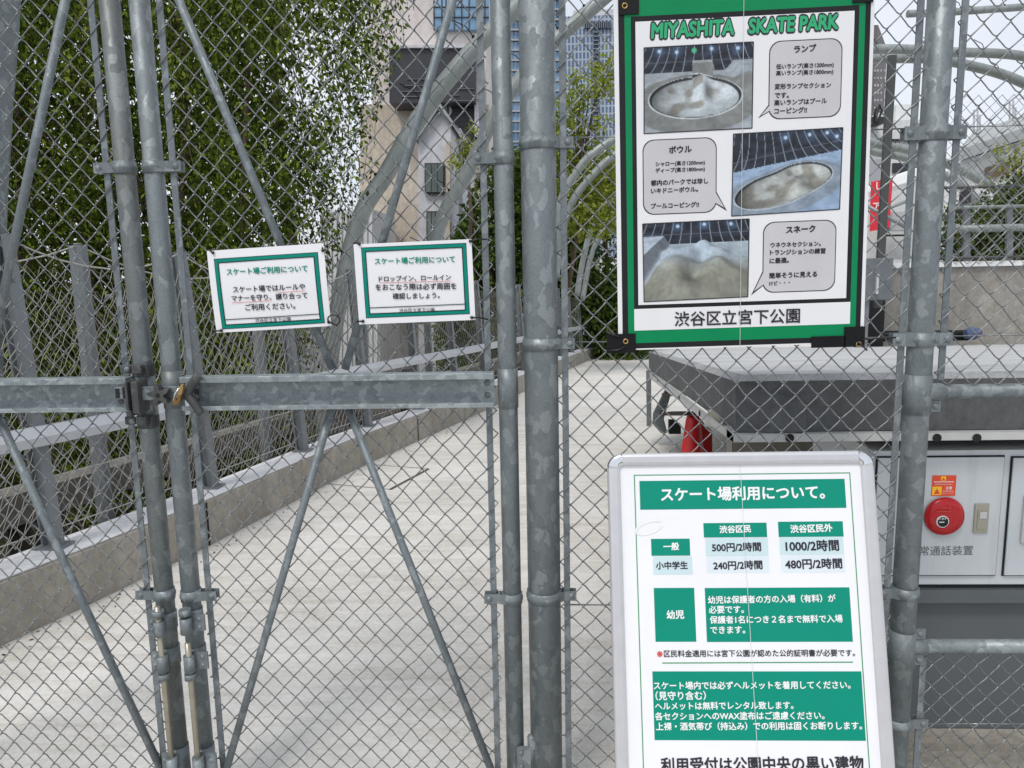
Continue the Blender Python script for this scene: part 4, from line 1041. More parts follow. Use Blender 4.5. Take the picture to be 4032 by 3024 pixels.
lbox(m, 1120, 1280, 470, 640, -.07, -.05); m.build('fork_handle', M['latch'], LT, .002)
m = MB(); lbox(m, 1325, 1420, 390, 660, -.0195, -.0165); pl_ = m.build('plate', M['latch'], LT, .001)
m = MB(); m.dome(L(1380, 445, -.02), .008, (0, -1, 0)); m.dome(L(1380, 600, -.02), .008, (0, -1, 0)); m.build('bolt', M['galv'], pl_)
for yy in (205, 950):
    m = MB(); xo = 0 if yy < 500 else 75
    lbox(m, 255 + xo, 420 + xo, yy - 62, yy + 55, -.034, -.028); lbox(m, 420 + xo, 575 + xo, yy - 62, yy + 62, -.045, -.03)
    z = L(600, yy, 0)[2]; m.tube([(XL0, 0, z - .017), (XL0, 0, z + .017)], RS + .003, 24)
    m.box(XL0 + .012, XL0 + .024, -.026, -.014, z - .017, z + .017)
    e = m.build('latch_band', M['latch'], LT, .002)
    m = MB(); m.dome(L(365 + xo, yy, -.0345), .0085, (0, -1, 0)); m.build('bolt', M['galv'], e)
for yy in (650,):

    m = MB(); pipe(m, XL0, 0, RS + .0022, L(700, 905, 0)[2], L(700, 150, 0)[2]); m.build('sleeve', M['stain'], LT)
PL = thing('padlock', 'small brass padlock hanging on the latch bar', 'padlock', tuple(L(1100, 560)))
Ya = -.088
q = [L(x, y, Ya) for x, y in ((1112, 572), (1155, 574), (1138, 660), (1085, 722), (1040, 720), (1028, 680), (1060, 620))]
m = MB(); V = q + [p + (0, .012, 0) for p in q]; n = len(q)
m.add(V, [(i, (i + 1) % n, n + (i + 1) % n, n + i) for i in range(n)] + [tuple(reversed(range(n))), tuple(range(n, 2 * n))]); bd = m.build('body', M['brass_dark'], PL, .0015)
q = [L(x, y, Ya - .001) for x, y in ((1150, 418), (1174, 425), (1184, 470), (1158, 574), (1100, 570), (1125, 480))]
m = MB(); V = q + [p + (0, .010, 0) for p in q]; n = len(q)
m.add(V, [(i, (i + 1) % n, n + (i + 1) % n, n + i) for i in range(n)] + [tuple(reversed(range(n))), tuple(range(n, 2 * n))]); m.build('cap', M['brass'], PL, .0015)
m = MB(); m.tube([L(1088, 632, -.0885), L(1088, 632, -.0895)], .0022, 10); m.build('keyhole', M['gap'], bd)
m = MB(); m.tube([L(1045, 650, -.082), L(1065, 560, -.082), L(1120, 480, -.078), L(1165, 455, -.066), L(1250, 455, -.052)], .0022, 8); m.build('shackle', M['chrome'], PL)

def D(a, b, Y=-.045): return P(301.7 + a * .23945, 1261.8 + b * .23945, Y)
def drop_bolt(label, xt, yt, xb, s, rows, plate_x):
    t = thing('drop_bolt', label, 'drop bolt', tuple(D(xt, yt)), 'drop bolts on the gate stiles')
    top = D(xt, yt); m = MB(); xr = top[0]
    m.tube([(xr, -.047, -.02), (xr, -.047, .4), (xr, -.047, top[2])], .0078, 14); m.dome((xr, -.047, top[2]), .0078, (0, 0, 1), .4); m.build('rod', M['rod'], t)
    for (y0, y1, rad) in rows:
        z1, z0 = D(xt, y0)[2], D(xt, y1)[2]
        m = MB(); m.tube([(xr, -.047, z0), (xr, -.047, z1)], rad, 20); g_ = m.build('guide', M['galv'], t)
        if y1 - y0 > 90:
            m = MB(); xs_ = XL0 if s < 0 else XL
            xa = xr + (-.034 if s < 0 else .016); xb_ = xa + (.022 if s < 0 else .030)
            m.box(min(xr, xa), max(xr, xb_), -.036, -.031, z0 + .002, z1 + .004)
            m.tube([(xs_, 0, z0), (xs_, 0, z1 + .006)], RS + .0026, 24)
            pl_ = m.build('bracket', M['galv'], t)
            for zz_ in (z0 + (z1 - z0) * .25, z0 + (z1 - z0) * .78):
                m = MB(); m.dome(((xa + xb_) / 2 if s > 0 else xa + .008, -.036, zz_), .0065, (0, -1, 0)); m.build('bolt', M['galv'], pl_)
    return t
drop_bolt('drop bolt on the left leaf, its rod pulled up higher', 162, 205, 300, -1, [(235, 285, .0155), (330, 460, .0145), (640, 785, .0145), (800, 850, .0155), (1555, 1800, .0155)], 0)
drop_bolt('drop bolt on the right leaf, its rod sitting lower', 436, 530, 545, 1, [(225, 275, .0160), (300, 440, .0155), (640, 785, .0145), (800, 850, .0155), (1555, 1800, .0155)], 0)

# ------------------------------------------------------------------ printed sheets
class Sheet:
    def __init__(s, o, e, g, bulge=0.0, w=1, h=1):
        s.o, s.e = np.asarray(o, float), np.asarray(e, float) / np.linalg.norm(e)
        g = np.asarray(g, float); g = g - s.e * (g @ s.e); s.g = g / np.linalg.norm(g)
        s.n = np.cross(s.e, s.g); s.bulge = bulge; s.w, s.h = w, h      # n looks at the viewer
    def uv(s, x, y):
        r = ray(x, y); t = ((s.o - CP) @ s.n) / (r @ s.n); p = CP + t * r - s.o
        return np.array([p @ s.e, p @ s.g])
    def pt(s, u, v, d=0.0):
        b = s.bulge * (math.sin(math.pi * min(max(u / s.w, 0), 1)) + .5 * math.sin(math.pi * min(max(v / s.h, 0), 1))) if s.bulge else 0
        return s.o + s.e * u + s.g * v + s.n * (d + b)
    def rect(s, m, a, b, d, thick=0.0, n=1):
        (u0, v0), (u1, v1) = a, b
        u0, u1 = min(u0, u1), max(u0, u1); v0, v1 = min(v0, v1), max(v0, v1)
        n = n if s.bulge == 0 else 10
        us = np.linspace(u0, u1, n + 1); vs = np.linspace(v0, v1, n + 1)
        V = [s.pt(u, v, d) for v in vs for u in us]
        F = [(j * (n + 1) + i, j * (n + 1) + i + 1, (j + 1) * (n + 1) + i + 1, (j + 1) * (n + 1) + i) for j in range(n) for i in range(n)]
        m.add(V, F, True)
        if thick:
            V = [s.pt(u, v, d - thick) for v in vs for u in us]
            m.add(V, [tuple(reversed(f)) for f in F], True)
            q = [s.pt(*c, d) for c in ((u0, v0), (u1, v0), (u1, v1), (u0, v1))]; q2 = [s.pt(*c, d - thick) for c in ((u0, v0), (u1, v0), (u1, v1), (u0, v1))]
            m.add(q + q2, [(i, 4 + i, 4 + (i + 1) % 4, (i + 1) % 4) for i in range(4)])
    def prect(s, m, x0, y0, x1, y1, d): s.rect(m, s.uv(x0, y0), s.uv(x1, y1), d)
    def frame(s, m, a, b, t, d):
        (u0, v0), (u1, v1) = a, b
        s.rect(m, (u0, v0), (u1, v0 + t), d); s.rect(m, (u0, v1 - t), (u1, v1), d); s.rect(m, (u0, v0 + t), (u0 + t, v1 - t), d); s.rect(m, (u1 - t, v0 + t), (u1, v1 - t), d)
    def poly(s, m, uvs, d): m.add([s.pt(u, v, d) for u, v in uvs], [tuple(range(len(uvs)))])
TXT = {}
def glyphs(body, bold=0.0):
    k = (body, bold)
    if k in TXT: return TXT[k]
    c = bpy.data.curves.new('lettering', 'FONT'); c.body = body; c.offset = bold; c.resolution_u = 3
    o = bpy.data.objects.new('lettering', c); COL.objects.link(o)
    me = bpy.data.meshes.new_from_object(o.evaluated_get(bpy.context.evaluated_depsgraph_get()))
    V = np.array([v.co[:] for v in me.vertices]); F = [tuple(p.vertices) for p in me.polygons]
    bpy.data.objects.remove(o); bpy.data.curves.remove(c); bpy.data.meshes.remove(me)
    TXT[k] = (V, F); return V, F
def text(sh, m, body, p0, p1, d, bold=0.012, sy=1.0, slant=0.0, hmax=None):
    V, F = glyphs(body, 0.0)
    a, b = sh.uv(*p0), sh.uv(*p1); w = np.linalg.norm(b - a); ex = (b - a) / w; ey = np.array([-ex[1], ex[0]])
    x0, x1 = V[:, 0].min(), V[:, 0].max(); k = w / (x1 - x0)
    kv = k * sy
    cy = 0.36 if not body.isascii() else (V[:, 1].min() + V[:, 1].max()) / 2
    bb = bold * 0.85
    for n_, (ox, oy) in enumerate(((0, 0), (bb, 0), (-bb, 0), (0, bb), (0, -bb), (bb * .7, bb * .7), (-bb * .7, -bb * .7), (bb * .7, -bb * .7), (-bb * .7, bb * .7)) if bold > .03 else (((0, 0), (bb, 0), (-bb, 0), (0, bb), (0, -bb)) if bold > 0 else ((0, 0),))):
        out = []
        for v in V:
            q = a + ex * ((v[0] - x0 + ox) * k + slant * (v[1] - cy) * kv) + ey * (v[1] - cy + oy) * kv
            out.append(sh.pt(q[0], q[1], d + n_ * 2.5e-5))
        m.add(out, F)
def rounded(u0, v0, u1, v1, r, n=6):
    out = []
    for cxx, cyy, a0 in ((u1 - r, v1 - r, 0), (u0 + r, v1 - r, 90), (u0 + r, v0 + r, 180), (u1 - r, v0 + r, 270)):
        for k in range(n + 1):
            a = math.radians(a0 + 90 * k / n); out.append((cxx + r * math.cos(a), cyy + r * math.sin(a)))
    return out

# bowl photographs printed on the poster: colour per vertex of a fine grid
def photo_mat():
    t = NT('photo print'); a = t.n.new('ShaderNodeVertexColor'); a.layer_name = 'print'
    return t.set(Base_Color=a.outputs['Color'], Roughness=0.33)
M['photo'] = photo_mat()
for k_ in ('white', 'paper', 'green', 'board_green', 'black', 'teal', 'photo'):
    nt_ = M[k_].node_tree; b_ = nt_.nodes['Principled BSDF']; tc_ = nt_.nodes.new('ShaderNodeTexCoord'); nz_ = nt_.nodes.new('ShaderNodeTexNoise'); nz_.inputs['Scale'].default_value = 9; nz_.inputs['Detail'].default_value = 3
    bp_ = nt_.nodes.new('ShaderNodeBump'); bp_.inputs['Strength'].default_value = 0.35; bp_.inputs['Distance'].default_value = 0.004
    nt_.links.new(tc_.outputs['Object'], nz_.inputs['Vector']); nt_.links.new(nz_.outputs['Fac'], bp_.inputs['Height']); nt_.links.new(bp_.outputs['Normal'], b_.inputs['Normal'])
for k_ in ('green', 'teal', 'board_green', 'black', 'ink', 'title_green', 'line_green', 'tape'):
    M[k_].node_tree.nodes['Principled BSDF'].inputs['Specular IOR Level'].default_value = 0.22
def sst(x, a, b): t = np.clip((x - a) / (b - a), 0, 1); return t * t * (3 - 2 * t)
def value_noise(u, v, s, seed):
    r = np.random.default_rng(seed); G = r.random((64, 64)); x = u * s; y = v * s
    i, j = np.floor(x).astype(int), np.floor(y).astype(int); fx, fy = x - i, y - j; fx = fx * fx * (3 - 2 * fx); fy = fy * fy * (3 - 2 * fy)
    g_ = lambda a, b: G[a % 64, b % 64]
    return (g_(i, j) * (1 - fx) + g_(i + 1, j) * fx) * (1 - fy) + (g_(i, j + 1) * (1 - fx) + g_(i + 1, j + 1) * fx) * fy
def bowl(kind, u, v):          # u right, v down, 0..1 -> sRGB; a picture of a skate bowl as the print shows it
    C = lambda *c: np.array(c, float)
    lerp = lambda a, b, t: a * (1 - t[..., None]) + b * t[..., None]
    asp = 1.3
    eye, pit, fl_, tilt = {1: ((0, -1.0, 2.6), 31, .95, 0), 2: ((.45, -1.3, 2.5), 25, 1.02, -9), 3: ((0, -.6, 2.9), 35, .98, 0)}[kind]
    p, rl_ = math.radians(pit), math.radians(tilt)
    a, b = (u - .5) * asp / fl_, -(v - .5) / fl_
    a, b = a * math.cos(rl_) - b * math.sin(rl_), a * math.sin(rl_) + b * math.cos(rl_)
    dx, dy, dz_ = a, math.cos(p) + b * math.sin(p), -math.sin(p) + b * math.cos(p)
    def rim(x, y):
        if kind == 1:
            r = np.sqrt(((x + .15) / 2.6) ** 2 + ((y - 3.1) / 1.95) ** 2); return r
        r1 = np.sqrt(((x + .3) / 2.1) ** 2 + ((y - 2.7) / 1.6) ** 2); r2 = np.sqrt(((x - 1.4) / 1.75) ** 2 + ((y - 3.6) / 1.75) ** 2)
        return -np.log(np.exp(-5 * r1) + np.exp(-5 * r2)) / 5 + .03
    def hgt(x, y):
        if kind < 3:
            t = np.clip((1 - rim(x, y)) / .62, 0, 1); h = -np.sqrt(np.clip(1 - (1 - t) ** 2, 0, 1)) * (.85 if kind == 1 else .6)
            if kind == 1:
                h = h + .6 * np.exp(-(((x - .35) / .55) ** 2 + ((y - 4.0) / 1.2) ** 2)) * (rim(x, y) < 1)
                w = np.clip((y - 4.75) / .7, 0, 1); h = h + (w ** 2) * 1.0 * ((np.abs(x - .35) < .85))
                h = h + np.clip((x - 2.5) / .7, 0, 1) ** 2 * .8
            else:
                h = h + .35 * np.exp(-(((x - 1.0) / .5) ** 2 + ((y - 2.9) / .8) ** 2)) * (rim(x, y) < 1)
            return h
        h = 0 * x
        for q, w, r_, k in ((-.1, 2.2, .42, -.55), (-.1, 2.2, 1.15, .42), (1.2, 2.9, .5, .5), (-1.3, 3.2, .6, .45), (.4, 3.7, .5, -.4), (1.6, 4.2, .55, .55), (-.6, 4.6, .6, .5), (.6, 5.2, .6, .8), (1.9, 2.0, .5, .3), (-1.8, 4.6, .5, .5)):
            h = h + .95 * k * np.exp(-((x - q) ** 2 + (y - w) ** 2) / (1.5 * r_ * r_))
        return h + np.clip((-x - 2.3) / .5, 0, 1) ** 2 * .8
    far = 6.6; hit = np.zeros_like(u, bool); T = np.full_like(u, 0.0); t = np.full_like(u, .6)
    for _ in range(150):
        x, y, z = eye[0] + dx * t, eye[1] + dy * t, eye[2] + dz_ * t
        h = hgt(x, y); now = (z < h) & ~hit & (y < far); T = np.where(now, t, T); hit |= now; t = t + .055
    lo_, hi_ = T - .055, T.copy()
    for _ in range(7):
        md = (lo_ + hi_) / 2; bl_ = eye[2] + dz_ * md < hgt(eye[0] + dx * md, eye[1] + dy * md); hi_ = np.where(bl_, md, hi_); lo_ = np.where(bl_, lo_, md)
    T = hi_
    x, y = eye[0] + dx * T, eye[1] + dy * T; e = .03
    gx, gy = (hgt(x + e, y) - hgt(x - e, y)) / (2 * e), (hgt(x, y + e) - hgt(x, y - e)) / (2 * e)
    nl = np.sqrt(gx * gx + gy * gy + 1); n = value_noise(x * .11 + 9, y * .11 + 9, 17, kind) * .55 + value_noise(x * .3 + 9, y * .3 + 9, 23, kind + 5) * .45
    lit = .50 + .5 * np.clip((gx * .5 + gy * .45 + .75) / nl, 0, 1.1); lit = lit * (.85 + .3 * n)
    base = {1: C(176, 186, 194), 2: C(168, 194, 226), 3: C(152, 154, 142)}[kind] * np.ones(u.shape + (1,))
    if kind < 3:
        r = rim(x, y); inn = sst(r, 1.01, .98)
        base = lerp(base, C(206, 216, 222) if kind == 1 else C(196, 202, 200), inn)
        base = lerp(base, C(142, 140, 130), inn * sst(value_noise(x * .1 + 5, y * .1 + 5, 15, 40 + kind), .45, .8) * .8)
        base = lerp(base, C(132, 134, 130), sst(r, 1.03, 1.05) * sst(r, 1.36, 1.32) * (.75 if kind == 1 else .4))
        base = lerp(base, C(52, 56, 62), sst(np.abs(r - 1.0), .022, .008)); base = lerp(base, C(226, 232, 236), sst(np.abs(r - 1.035), .016, .006))
    else:
        base = lerp(base, C(186, 202, 216), sst(y, 2.0, 4.2)); base = lerp(base, C(196, 210, 228), sst(-x, 2.2, 2.4))
    img = base * np.clip(lit, 0, 1.12)[..., None]
    # the dark fence behind with lit bars and lamps
    tb = (far - eye[1]) / dy; xb, zb_2 = eye[0] + dx * tb, eye[2] + dz_ * tb
    bk = C(13, 16, 24) * np.ones(u.shape + (1,))
    bk = lerp(bk, C(64, 74, 92), value_noise(xb * .08 + 9, zb_2 * .15 + 9, 19, 70 + kind) * .7)
    fan = xb + (zb_2 - .4) * (xb * .22)
    bk = lerp(bk, C(172, 184, 198), sst(np.abs(((fan * 1.05) % 1) - .5), .06, .02) * .8)
    bk = lerp(bk, C(110, 120, 134), sst(np.abs(zb_2 - .9), .05, .02) * .7)
    img = np.where(hit[..., None], img, bk)
    for q, w in {1: ((.14, .05), (.3, .07), (.62, .05), (.86, .06)), 2: ((.70, .06), (.86, .05), (.48, .08), (.95, .10)), 3: ((.33, .05), (.58, .04), (.83, .05))}[kind]:
        rr = np.hypot((u - q) * 1.3, v - w); img = lerp(img, C(232, 244, 250), sst(rr, .035, .008)); img = lerp(img, C(120, 160, 210), sst(rr, .12, .02) * .35)
    if kind == 1: img = lerp(img, C(84, 196, 150), sst(np.hypot((u - .46) * 1.3, v - .06), .045, .02) * .9)
    return np.clip(img * 1.02, 0, 255) / 255
def photo(sh, parent, c, kind, d):
    nu, nv = 150, 112; P4 = [sh.uv(*q) for q in c]               # TL TR BR BL
    u, v = np.meshgrid(np.linspace(0, 1, nu), np.linspace(0, 1, nv))
    Q = ((1 - u) * (1 - v))[..., None] * P4[0] + (u * (1 - v))[..., None] * P4[1] + (u * v)[..., None] * P4[2] + ((1 - u) * v)[..., None] * P4[3]
    V = sh.o + Q[..., :1] * sh.e + Q[..., 1:] * sh.g + sh.n * d
    j, i = np.mgrid[0:nv - 1, 0:nu - 1]; a = j * nu + i
    F = np.stack([a, a + nu, a + nu + 1, a + 1], -1).reshape(-1, 4)
    o = np_obj('photo_print', V.reshape(-1, 3), F, M['photo'], parent)
    img = bowl(kind, u, v); l_ = np.where(img <= .04045, img / 12.92, ((img + .055) / 1.055) ** 2.4) * .92
    at = o.data.color_attributes.new('print', 'FLOAT_COLOR', 'POINT')
    at.data.foreach_set('color', np.concatenate([l_, np.ones(l_.shape[:2] + (1,))], -1).astype(np.float32).ravel())
    m = MB(); cs = [sh.pt(*p, d + .0004) for p in P4]
    for i in range(4): m.bar(cs[i], cs[(i + 1) % 4], .0022, .0004, sh.n)
    m.build('photo_border', M['ink'], o)

# large poster on the fence
PT = thing('skate_park_poster', 'large green bordered skate park poster with three bowl photographs', 'poster', (.49, -.02, 1.30))
sh = Sheet(P(1336, 757, -.020), (1, 0, .0165), (0, 0, 1))
W_, H_ = sh.uv(1865, 742)[0], .875
t0, b0 = sh.uv(1390, 0), None
m = MB(); sh.rect(m, (0, 0), (W_, H_), 0, .0015); m.build('sheet', M['white'], PT)
uL = [sh.uv(2016 / K + z / 2.1944 / K, 620)[0] for z in (950, 1000, 1053, 1090)]
uRt = [sh.uv(3024 / K + z / 2.1944 / K, 350)[0] for z in (845, 800, 748, 708)]
vB = [sh.uv(1356, y / K)[1] for y in ((756 + 1354 / 2.1944), (756 + 1308 / 2.1944), (756 + 1200 / 2.1944), (756 + 1010 / 2.1944), (756 + 980 / 2.1944))]
vT = [H_ - .012, H_ - .030, sh.uv(1500, 41)[1] + .012, sh.uv(1500, 41)[1]]
uR = uRt
m = MB(); sh.rect(m, (uL[0], vB[0]), (uR[0], vT[0]), .0004); m.build('black_frame', M['black'], PT)
m = MB(); sh.rect(m, (uL[1], vB[1]), (uR[1], vT[1]), .0007); m.build('green_frame', M['green'], PT)
m = MB(); sh.rect(m, (uL[2], vB[3] - .001), (uR[2], vT[2]), .0010); m.build('inner_frame', M['black'], PT)
m = MB(); sh.rect(m, (uL[3], vB[4]), (uR[3], vT[3]), .0013); sh.rect(m, (uL[2], vB[2]), (uR[2], vB[3] - .001), .0013); m.build('white_field', M['white'], PT)
D1 = .0017
for kind, c in ((1, ((1391, 104), (1627, 91), (1624, 277), (1391, 289))), (2, ((1584, 290), (1820, 276), (1813, 452), (1580, 467))), (3, ((1388, 484), (1618, 473), (1615, 641), (1391, 652)))):
    photo(sh, PT, c, kind, D1)
D2 = D1 + .001
def block(sh, parent, lines, mat, d, name='lettering'):
    for body, a, b, bo in lines:
        m = MB(); text(sh, m, body, a, b, d, bo); m.build(name, mat, parent)
BUB = [((1661, 84, 1821, 261), ((1661, 214), (1637, 256), (1663, 232)),
        (('ランプ', (1715, 108), (1762, 104), .045), ('低いランプ(高さ1200mm)', (1676, 145), (1800, 140), .035), ('高いランプ(高さ1800mm)', (1676, 159), (1799, 155), .035), ('変形ランプセクション', (1673, 188), (1794, 184), .035), ('です。', (1673, 207), (1703, 206), .035), ('高いランプはプール', (1672, 223), (1785, 218), .035), ('コーピング!!', (1672, 241), (1742, 238), .04))),
       ((1391, 298, 1549, 467), ((1545, 392), (1570, 456), (1546, 431)),
        (('ボウル', (1445, 325), (1493, 322), .045), ('シャロー(高さ1200mm)', (1416, 355), (1522, 351), .035), ('ディープ(高さ1800mm)', (1416, 369), (1522, 365), .035), ('都内のパークでは珍し', (1406, 396), (1529, 391), .04), ('いキドニーボウル。', (1406, 413), (1507, 409), .04), ('プールコーピング!!', (1406, 446), (1509, 442), .04))),
       ((1648, 476, 1808, 635), ((1650, 560), (1622, 638), (1647, 607)),
        (('スネーク', (1698, 497), (1760, 494), .055), ('ウネウネセクション。', (1664, 530), (1772, 526), .04), ('トランジションの練習', (1663, 546), (1782, 542), .04), ('に最適。', (1662, 564), (1703, 562), .04), ('簡単そうに見える', (1661, 596), (1764, 592), .04), ('けど・・・', (1661, 613), (1705, 610), .04)))]
for (x0, y0, x1, y1), tail, lines in BUB:
    bub, edge = MB(), MB()
    a, b = sh.uv(x0, y1 - 4), sh.uv(x1 - 3, y0); r_ = .026
    xs_ = (a[0] + b[0]) / 2
    tl = [sh.uv(*q) for q in tail]; rd = rounded(a[0], a[1], b[0], b[1], r_)
    def grow(pts, k):
        p = np.array(pts); c = p.mean(0); return c + (p - c) * (1 + k / np.abs(p - c).max(0))
    sh.poly(edge, [tuple(q) for q in grow(rd, .0022)], D1); sh.poly(bub, rd, D1 + .0004)
    tip = tl[1]
    s_ = np.sign(xs_ - tip[0]); ins = np.array([s_ * .012, 0])
    sh.poly(edge, [tuple(tip), tuple(tl[2] + (0, -.003) + ins), tuple(tl[0] + (0, .003) + ins)] if s_ > 0 else [tuple(tip), tuple(tl[0] + (0, .003) + ins), tuple(tl[2] + (0, -.003) + ins)], D1 + .0001)
    ti = tip + (((tl[0] + tl[2]) / 2 + ins) - tip) * .16
    sh.poly(bub, [tuple(ti), tuple(tl[2] + ins * 1.2), tuple(tl[0] + ins * 1.2)] if s_ > 0 else [tuple(ti), tuple(tl[0] + ins * 1.2), tuple(tl[2] + ins * 1.2)], D1 + .0005)
    bo_ = bub.build('speech_bubble', M['bubble'], PT); edge.build('outline', M['ink'], bo_)
    block(sh, bo_, lines, M['ink'], D2)
for t_, a, b in (('MIYASHITA', (1408, 67.5), (1585, 58.5)), ('SKATE PARK', (1618, 57.5), (1810, 47))):
    m1, m2 = MB(), MB()
    text(sh, m1, t_, a, b, D1, .14, 1.25, .06); text(sh, m2, t_, a, b, D1 + .0006, .05, 1.2, .06)
    ti_ = m2.build('title', M['title_green'], PT); m1.build('outline', M['ink'], ti_)
block(sh, PT, (('渋谷区立宮下公園', (1457, 690), (1727, 682), .02),), M['ink'], D2)
for (x0, y0, x1, y1) in ((1310, 722, 1373, 761), (1823, 706, 1866, 748), (1752, 727, 1824, 749), (1337, -30, 1380, 31), (1842, -40, 1885, 5)):
    m = MB(); sh.rect(m, sh.uv(x0, y0), sh.uv(x1, y1), .0045, .003); m.build('tape_patch', M['tape'], PT)
for (x, y) in ((1351, 735), (1853, 741), (1349, 12)):
    m = MB(); u, v = sh.uv(x, y + 2); c = sh.pt(u, v, .0052); k = 16
    m.tube([c + .0055 * (math.cos(2 * math.pi * i / k) * sh.e + math.sin(2 * math.pi * i / k) * sh.g) for i in range(k + 1)], .0017, 6)
    m.build('eyelet', M['brass'], PT)
for pts in (((1351, 748), (1335, 756), (1312, 757)), ((1853, 738), (1866, 750), (1873, 757)), ((1900, 229), (1891, 260), (1888, 268)), ((1863, 733), (1895, 731), (1935, 729)), ((1340, 728), (1322, 723), (1308, 716))):
    m = MB(); m.tube([P(x, y, -.028) for x, y in pts], .0022, 6); m.build('cable_tie', M['tie'], PT)
m = MB(); q = [P(x, y, -.022) for x, y in ((1886, 268), (1892, 235), (1900, 226), (1905, 238), (1897, 262), (1890, 270))]; m.tube(q, .0024, 6); m.build('cable_tie', M['tie'], PT)

M['crease'] = plain('paper crease', (0.62, 0.66, 0.66), 0.3, var=0.05)
for y0_, y1_, xx in ((40, 752, 1597.5),):
    m = MB(); a_, b_ = sh.uv(xx, y1_), sh.uv(xx, -60); m.bar(sh.pt(a_[0], a_[1], .0036), sh.pt(a_[0] + .002, H_ - .01, .0036), .0011, .0003, sh.n); m.build('crease', M['crease'], PT)
# two small notices
def notice(label, tl, tr, bl_, br, bulge, lines, unders, frame_px, foot_px, ties):
    t = thing('notice_sign', label, 'notice', tuple(P(*bl_, -.022)), 'small laminated notices on the gate')
    o = P(*bl_, -.036); e = P(*br, -.036) - o; g_ = P(*tl, -.036) - o
    s = Sheet(o, e, g_); w, h = s.uv(*br)[0], (s.uv(*tl)[1] + s.uv(*tr)[1]) / 2; s.w, s.h, s.bulge = w, h, bulge
    m = MB(); s.rect(m, (0, 0), (w, h), 0, .0006); m.build('sheet', M['paper'], t)
    (x0, y0), (x1, y1) = frame_px; a, b = s.uv(x0, y0), s.uv(x1, y1)
    m = MB(); s.frame(m, a, b, .0085, .0008)
    v = s.uv(*foot_px)[1]; s.rect(m, (a[0] + .0085, v), (b[0] - .0085, v + .0016), .0012); m.build('border', M['teal'], t)
    m = MB(); s.frame(m, a - .0015, b + .0015, .0018, .0006); s.frame(m, a + .0080, b - .0080, .0022, .0014)
    s.rect(m, (a[0] + .009, v), (b[0] - .009, v + .002), .0016); m.build('border_line', M['black'], t)
    block(s, t, lines[:1], M['teal'], .0019, 'heading'); block(s, t, lines[1:], M['ink'], .0019)
    if unders:
        for p0, p1 in unders:
            m3 = MB(); qa, qb = s.uv(*p0), s.uv(*p1); m3.bar(s.pt(*qa, .0019), s.pt(*qb, .0019), .0009, .0003, s.n); m3.build('underline', M['red_ink'], t)
    for (px, py), (qx, qy) in ties:
        m = MB(); a_ = P(px, py, -.0385 - bulge * .3); b_ = P(qx, qy, -.012); md = (a_ + b_) / 2 + (0, -.008, .003)
        m.tube([a_, md, b_], .0022, 6); m.dome(a_, .0042, (0, -1, 0), 1.0); m.build('cable_tie', M['tie'], t)
    return t
notice('left small notice, tilted, about following rules and manners', (452, 539), (704, 528), (468, 719), (716, 704), .006,
       (('スケート場ご利用について', (492, 588), (666, 580), .03), ('スケート場ではルールや', (506, 626), (661, 619), .026), ('マナーを守り、譲り合って', (503, 645), (666, 638), .026), ('ご利用ください。', (533, 664), (640, 660), .026), ('渋谷区立宮下公園', (554, 692), (630, 689), .008)),
       (((603, 632), (661, 628)), ((503, 654), (588, 649))), ((482, 710), (686, 546)), (593, 685),
       (((460, 546), (450, 540)), ((697, 541), (700, 530)), ((478, 714), (460, 720)), ((710, 696), (728, 704))))
nL = [o_ for o_ in COL.objects if o_.name == 'notice_sign'][0]
m = MB(); m.tube(catmull([P(x, y, -.044) for x, y in ((709, 698), (709, 686), (719, 680), (730, 684), (734, 694), (727, 703))], 5), .0019, 6); m.build('cable_tie', M['tie'], nL)
notice('right small notice beside the hinge stile, about checking surroundings', (772, 526), (1020, 518), (776, 701), (1027, 691), .0015,
       (('スケート場ご利用について', (810, 565), (983, 560), .03), ('ドロップイン、ロールイン', (819, 603), (974, 599), .026), ('をおこなう際は必ず周囲を', (812, 621), (986, 618), .026), ('確認しましょう。', (849, 640), (950, 638), .026), ('渋谷区立宮下公園', (863, 671), (939, 669), .008)),
       (((820, 611), (974, 607)),), ((792, 686), (1006, 526)), (898, 662),
       (((776, 527), (764, 526)), ((1016, 521), (1052, 517)), ((784, 694), (766, 698)), ((1019, 686), (1053, 690))))

# A-board in front of the fence
TLb, TRb = np.array([.156, -.0885, 1.051]), np.array([.796, -.0875, 1.053])
gb = np.array([0, .271, .9626])
AB = thing('a_board', 'white A-board listing skate fees in green, silver frame', 'sign board', (.47, -.33, 0))
ob = TLb - gb * 1.05
s = Sheet(ob, TRb - TLb, gb); wB = .641; hB = 1.05; fwid = .030
def bpt(u, v, d): return s.pt(u, v, d)
def frame_bar(a, b, inward):
    m = MB(); n = 7; V = []; inward = np.asarray(inward, float)
    prof = [(0, -.014), (0, .006), (.003, .010), (.009, .0118), (.022, .0112), (.029, .0085), (.030, .004), (.030, -.004)]
    for p in (a, b):
        for i_, d_ in prof:
            q = np.asarray(p) + inward * i_; V.append(bpt(q[0], q[1], d_))
    k = len(prof); F = [(i, i + 1, k + i + 1, k + i) for i in range(k - 1)] + [(k - 1, 0, k, 2 * k - 1), tuple(range(k)), tuple(reversed(range(k, 2 * k)))]
    m.add(V, F); return m
cr_ = .036
frame_bar((0, .05), (0, hB - cr_), (1, 0)).build('frame_bar', M['alu'], AB)
frame_bar((wB, .05), (wB, hB - cr_), (-1, 0)).build('frame_bar', M['alu'], AB)
frame_bar((cr_, hB), (wB - cr_, hB), (0, -1)).build('frame_bar', M['alu'], AB)
frame_bar((cr_, .05), (wB - cr_, .05), (0, 1)).build('frame_bar', M['alu'], AB)
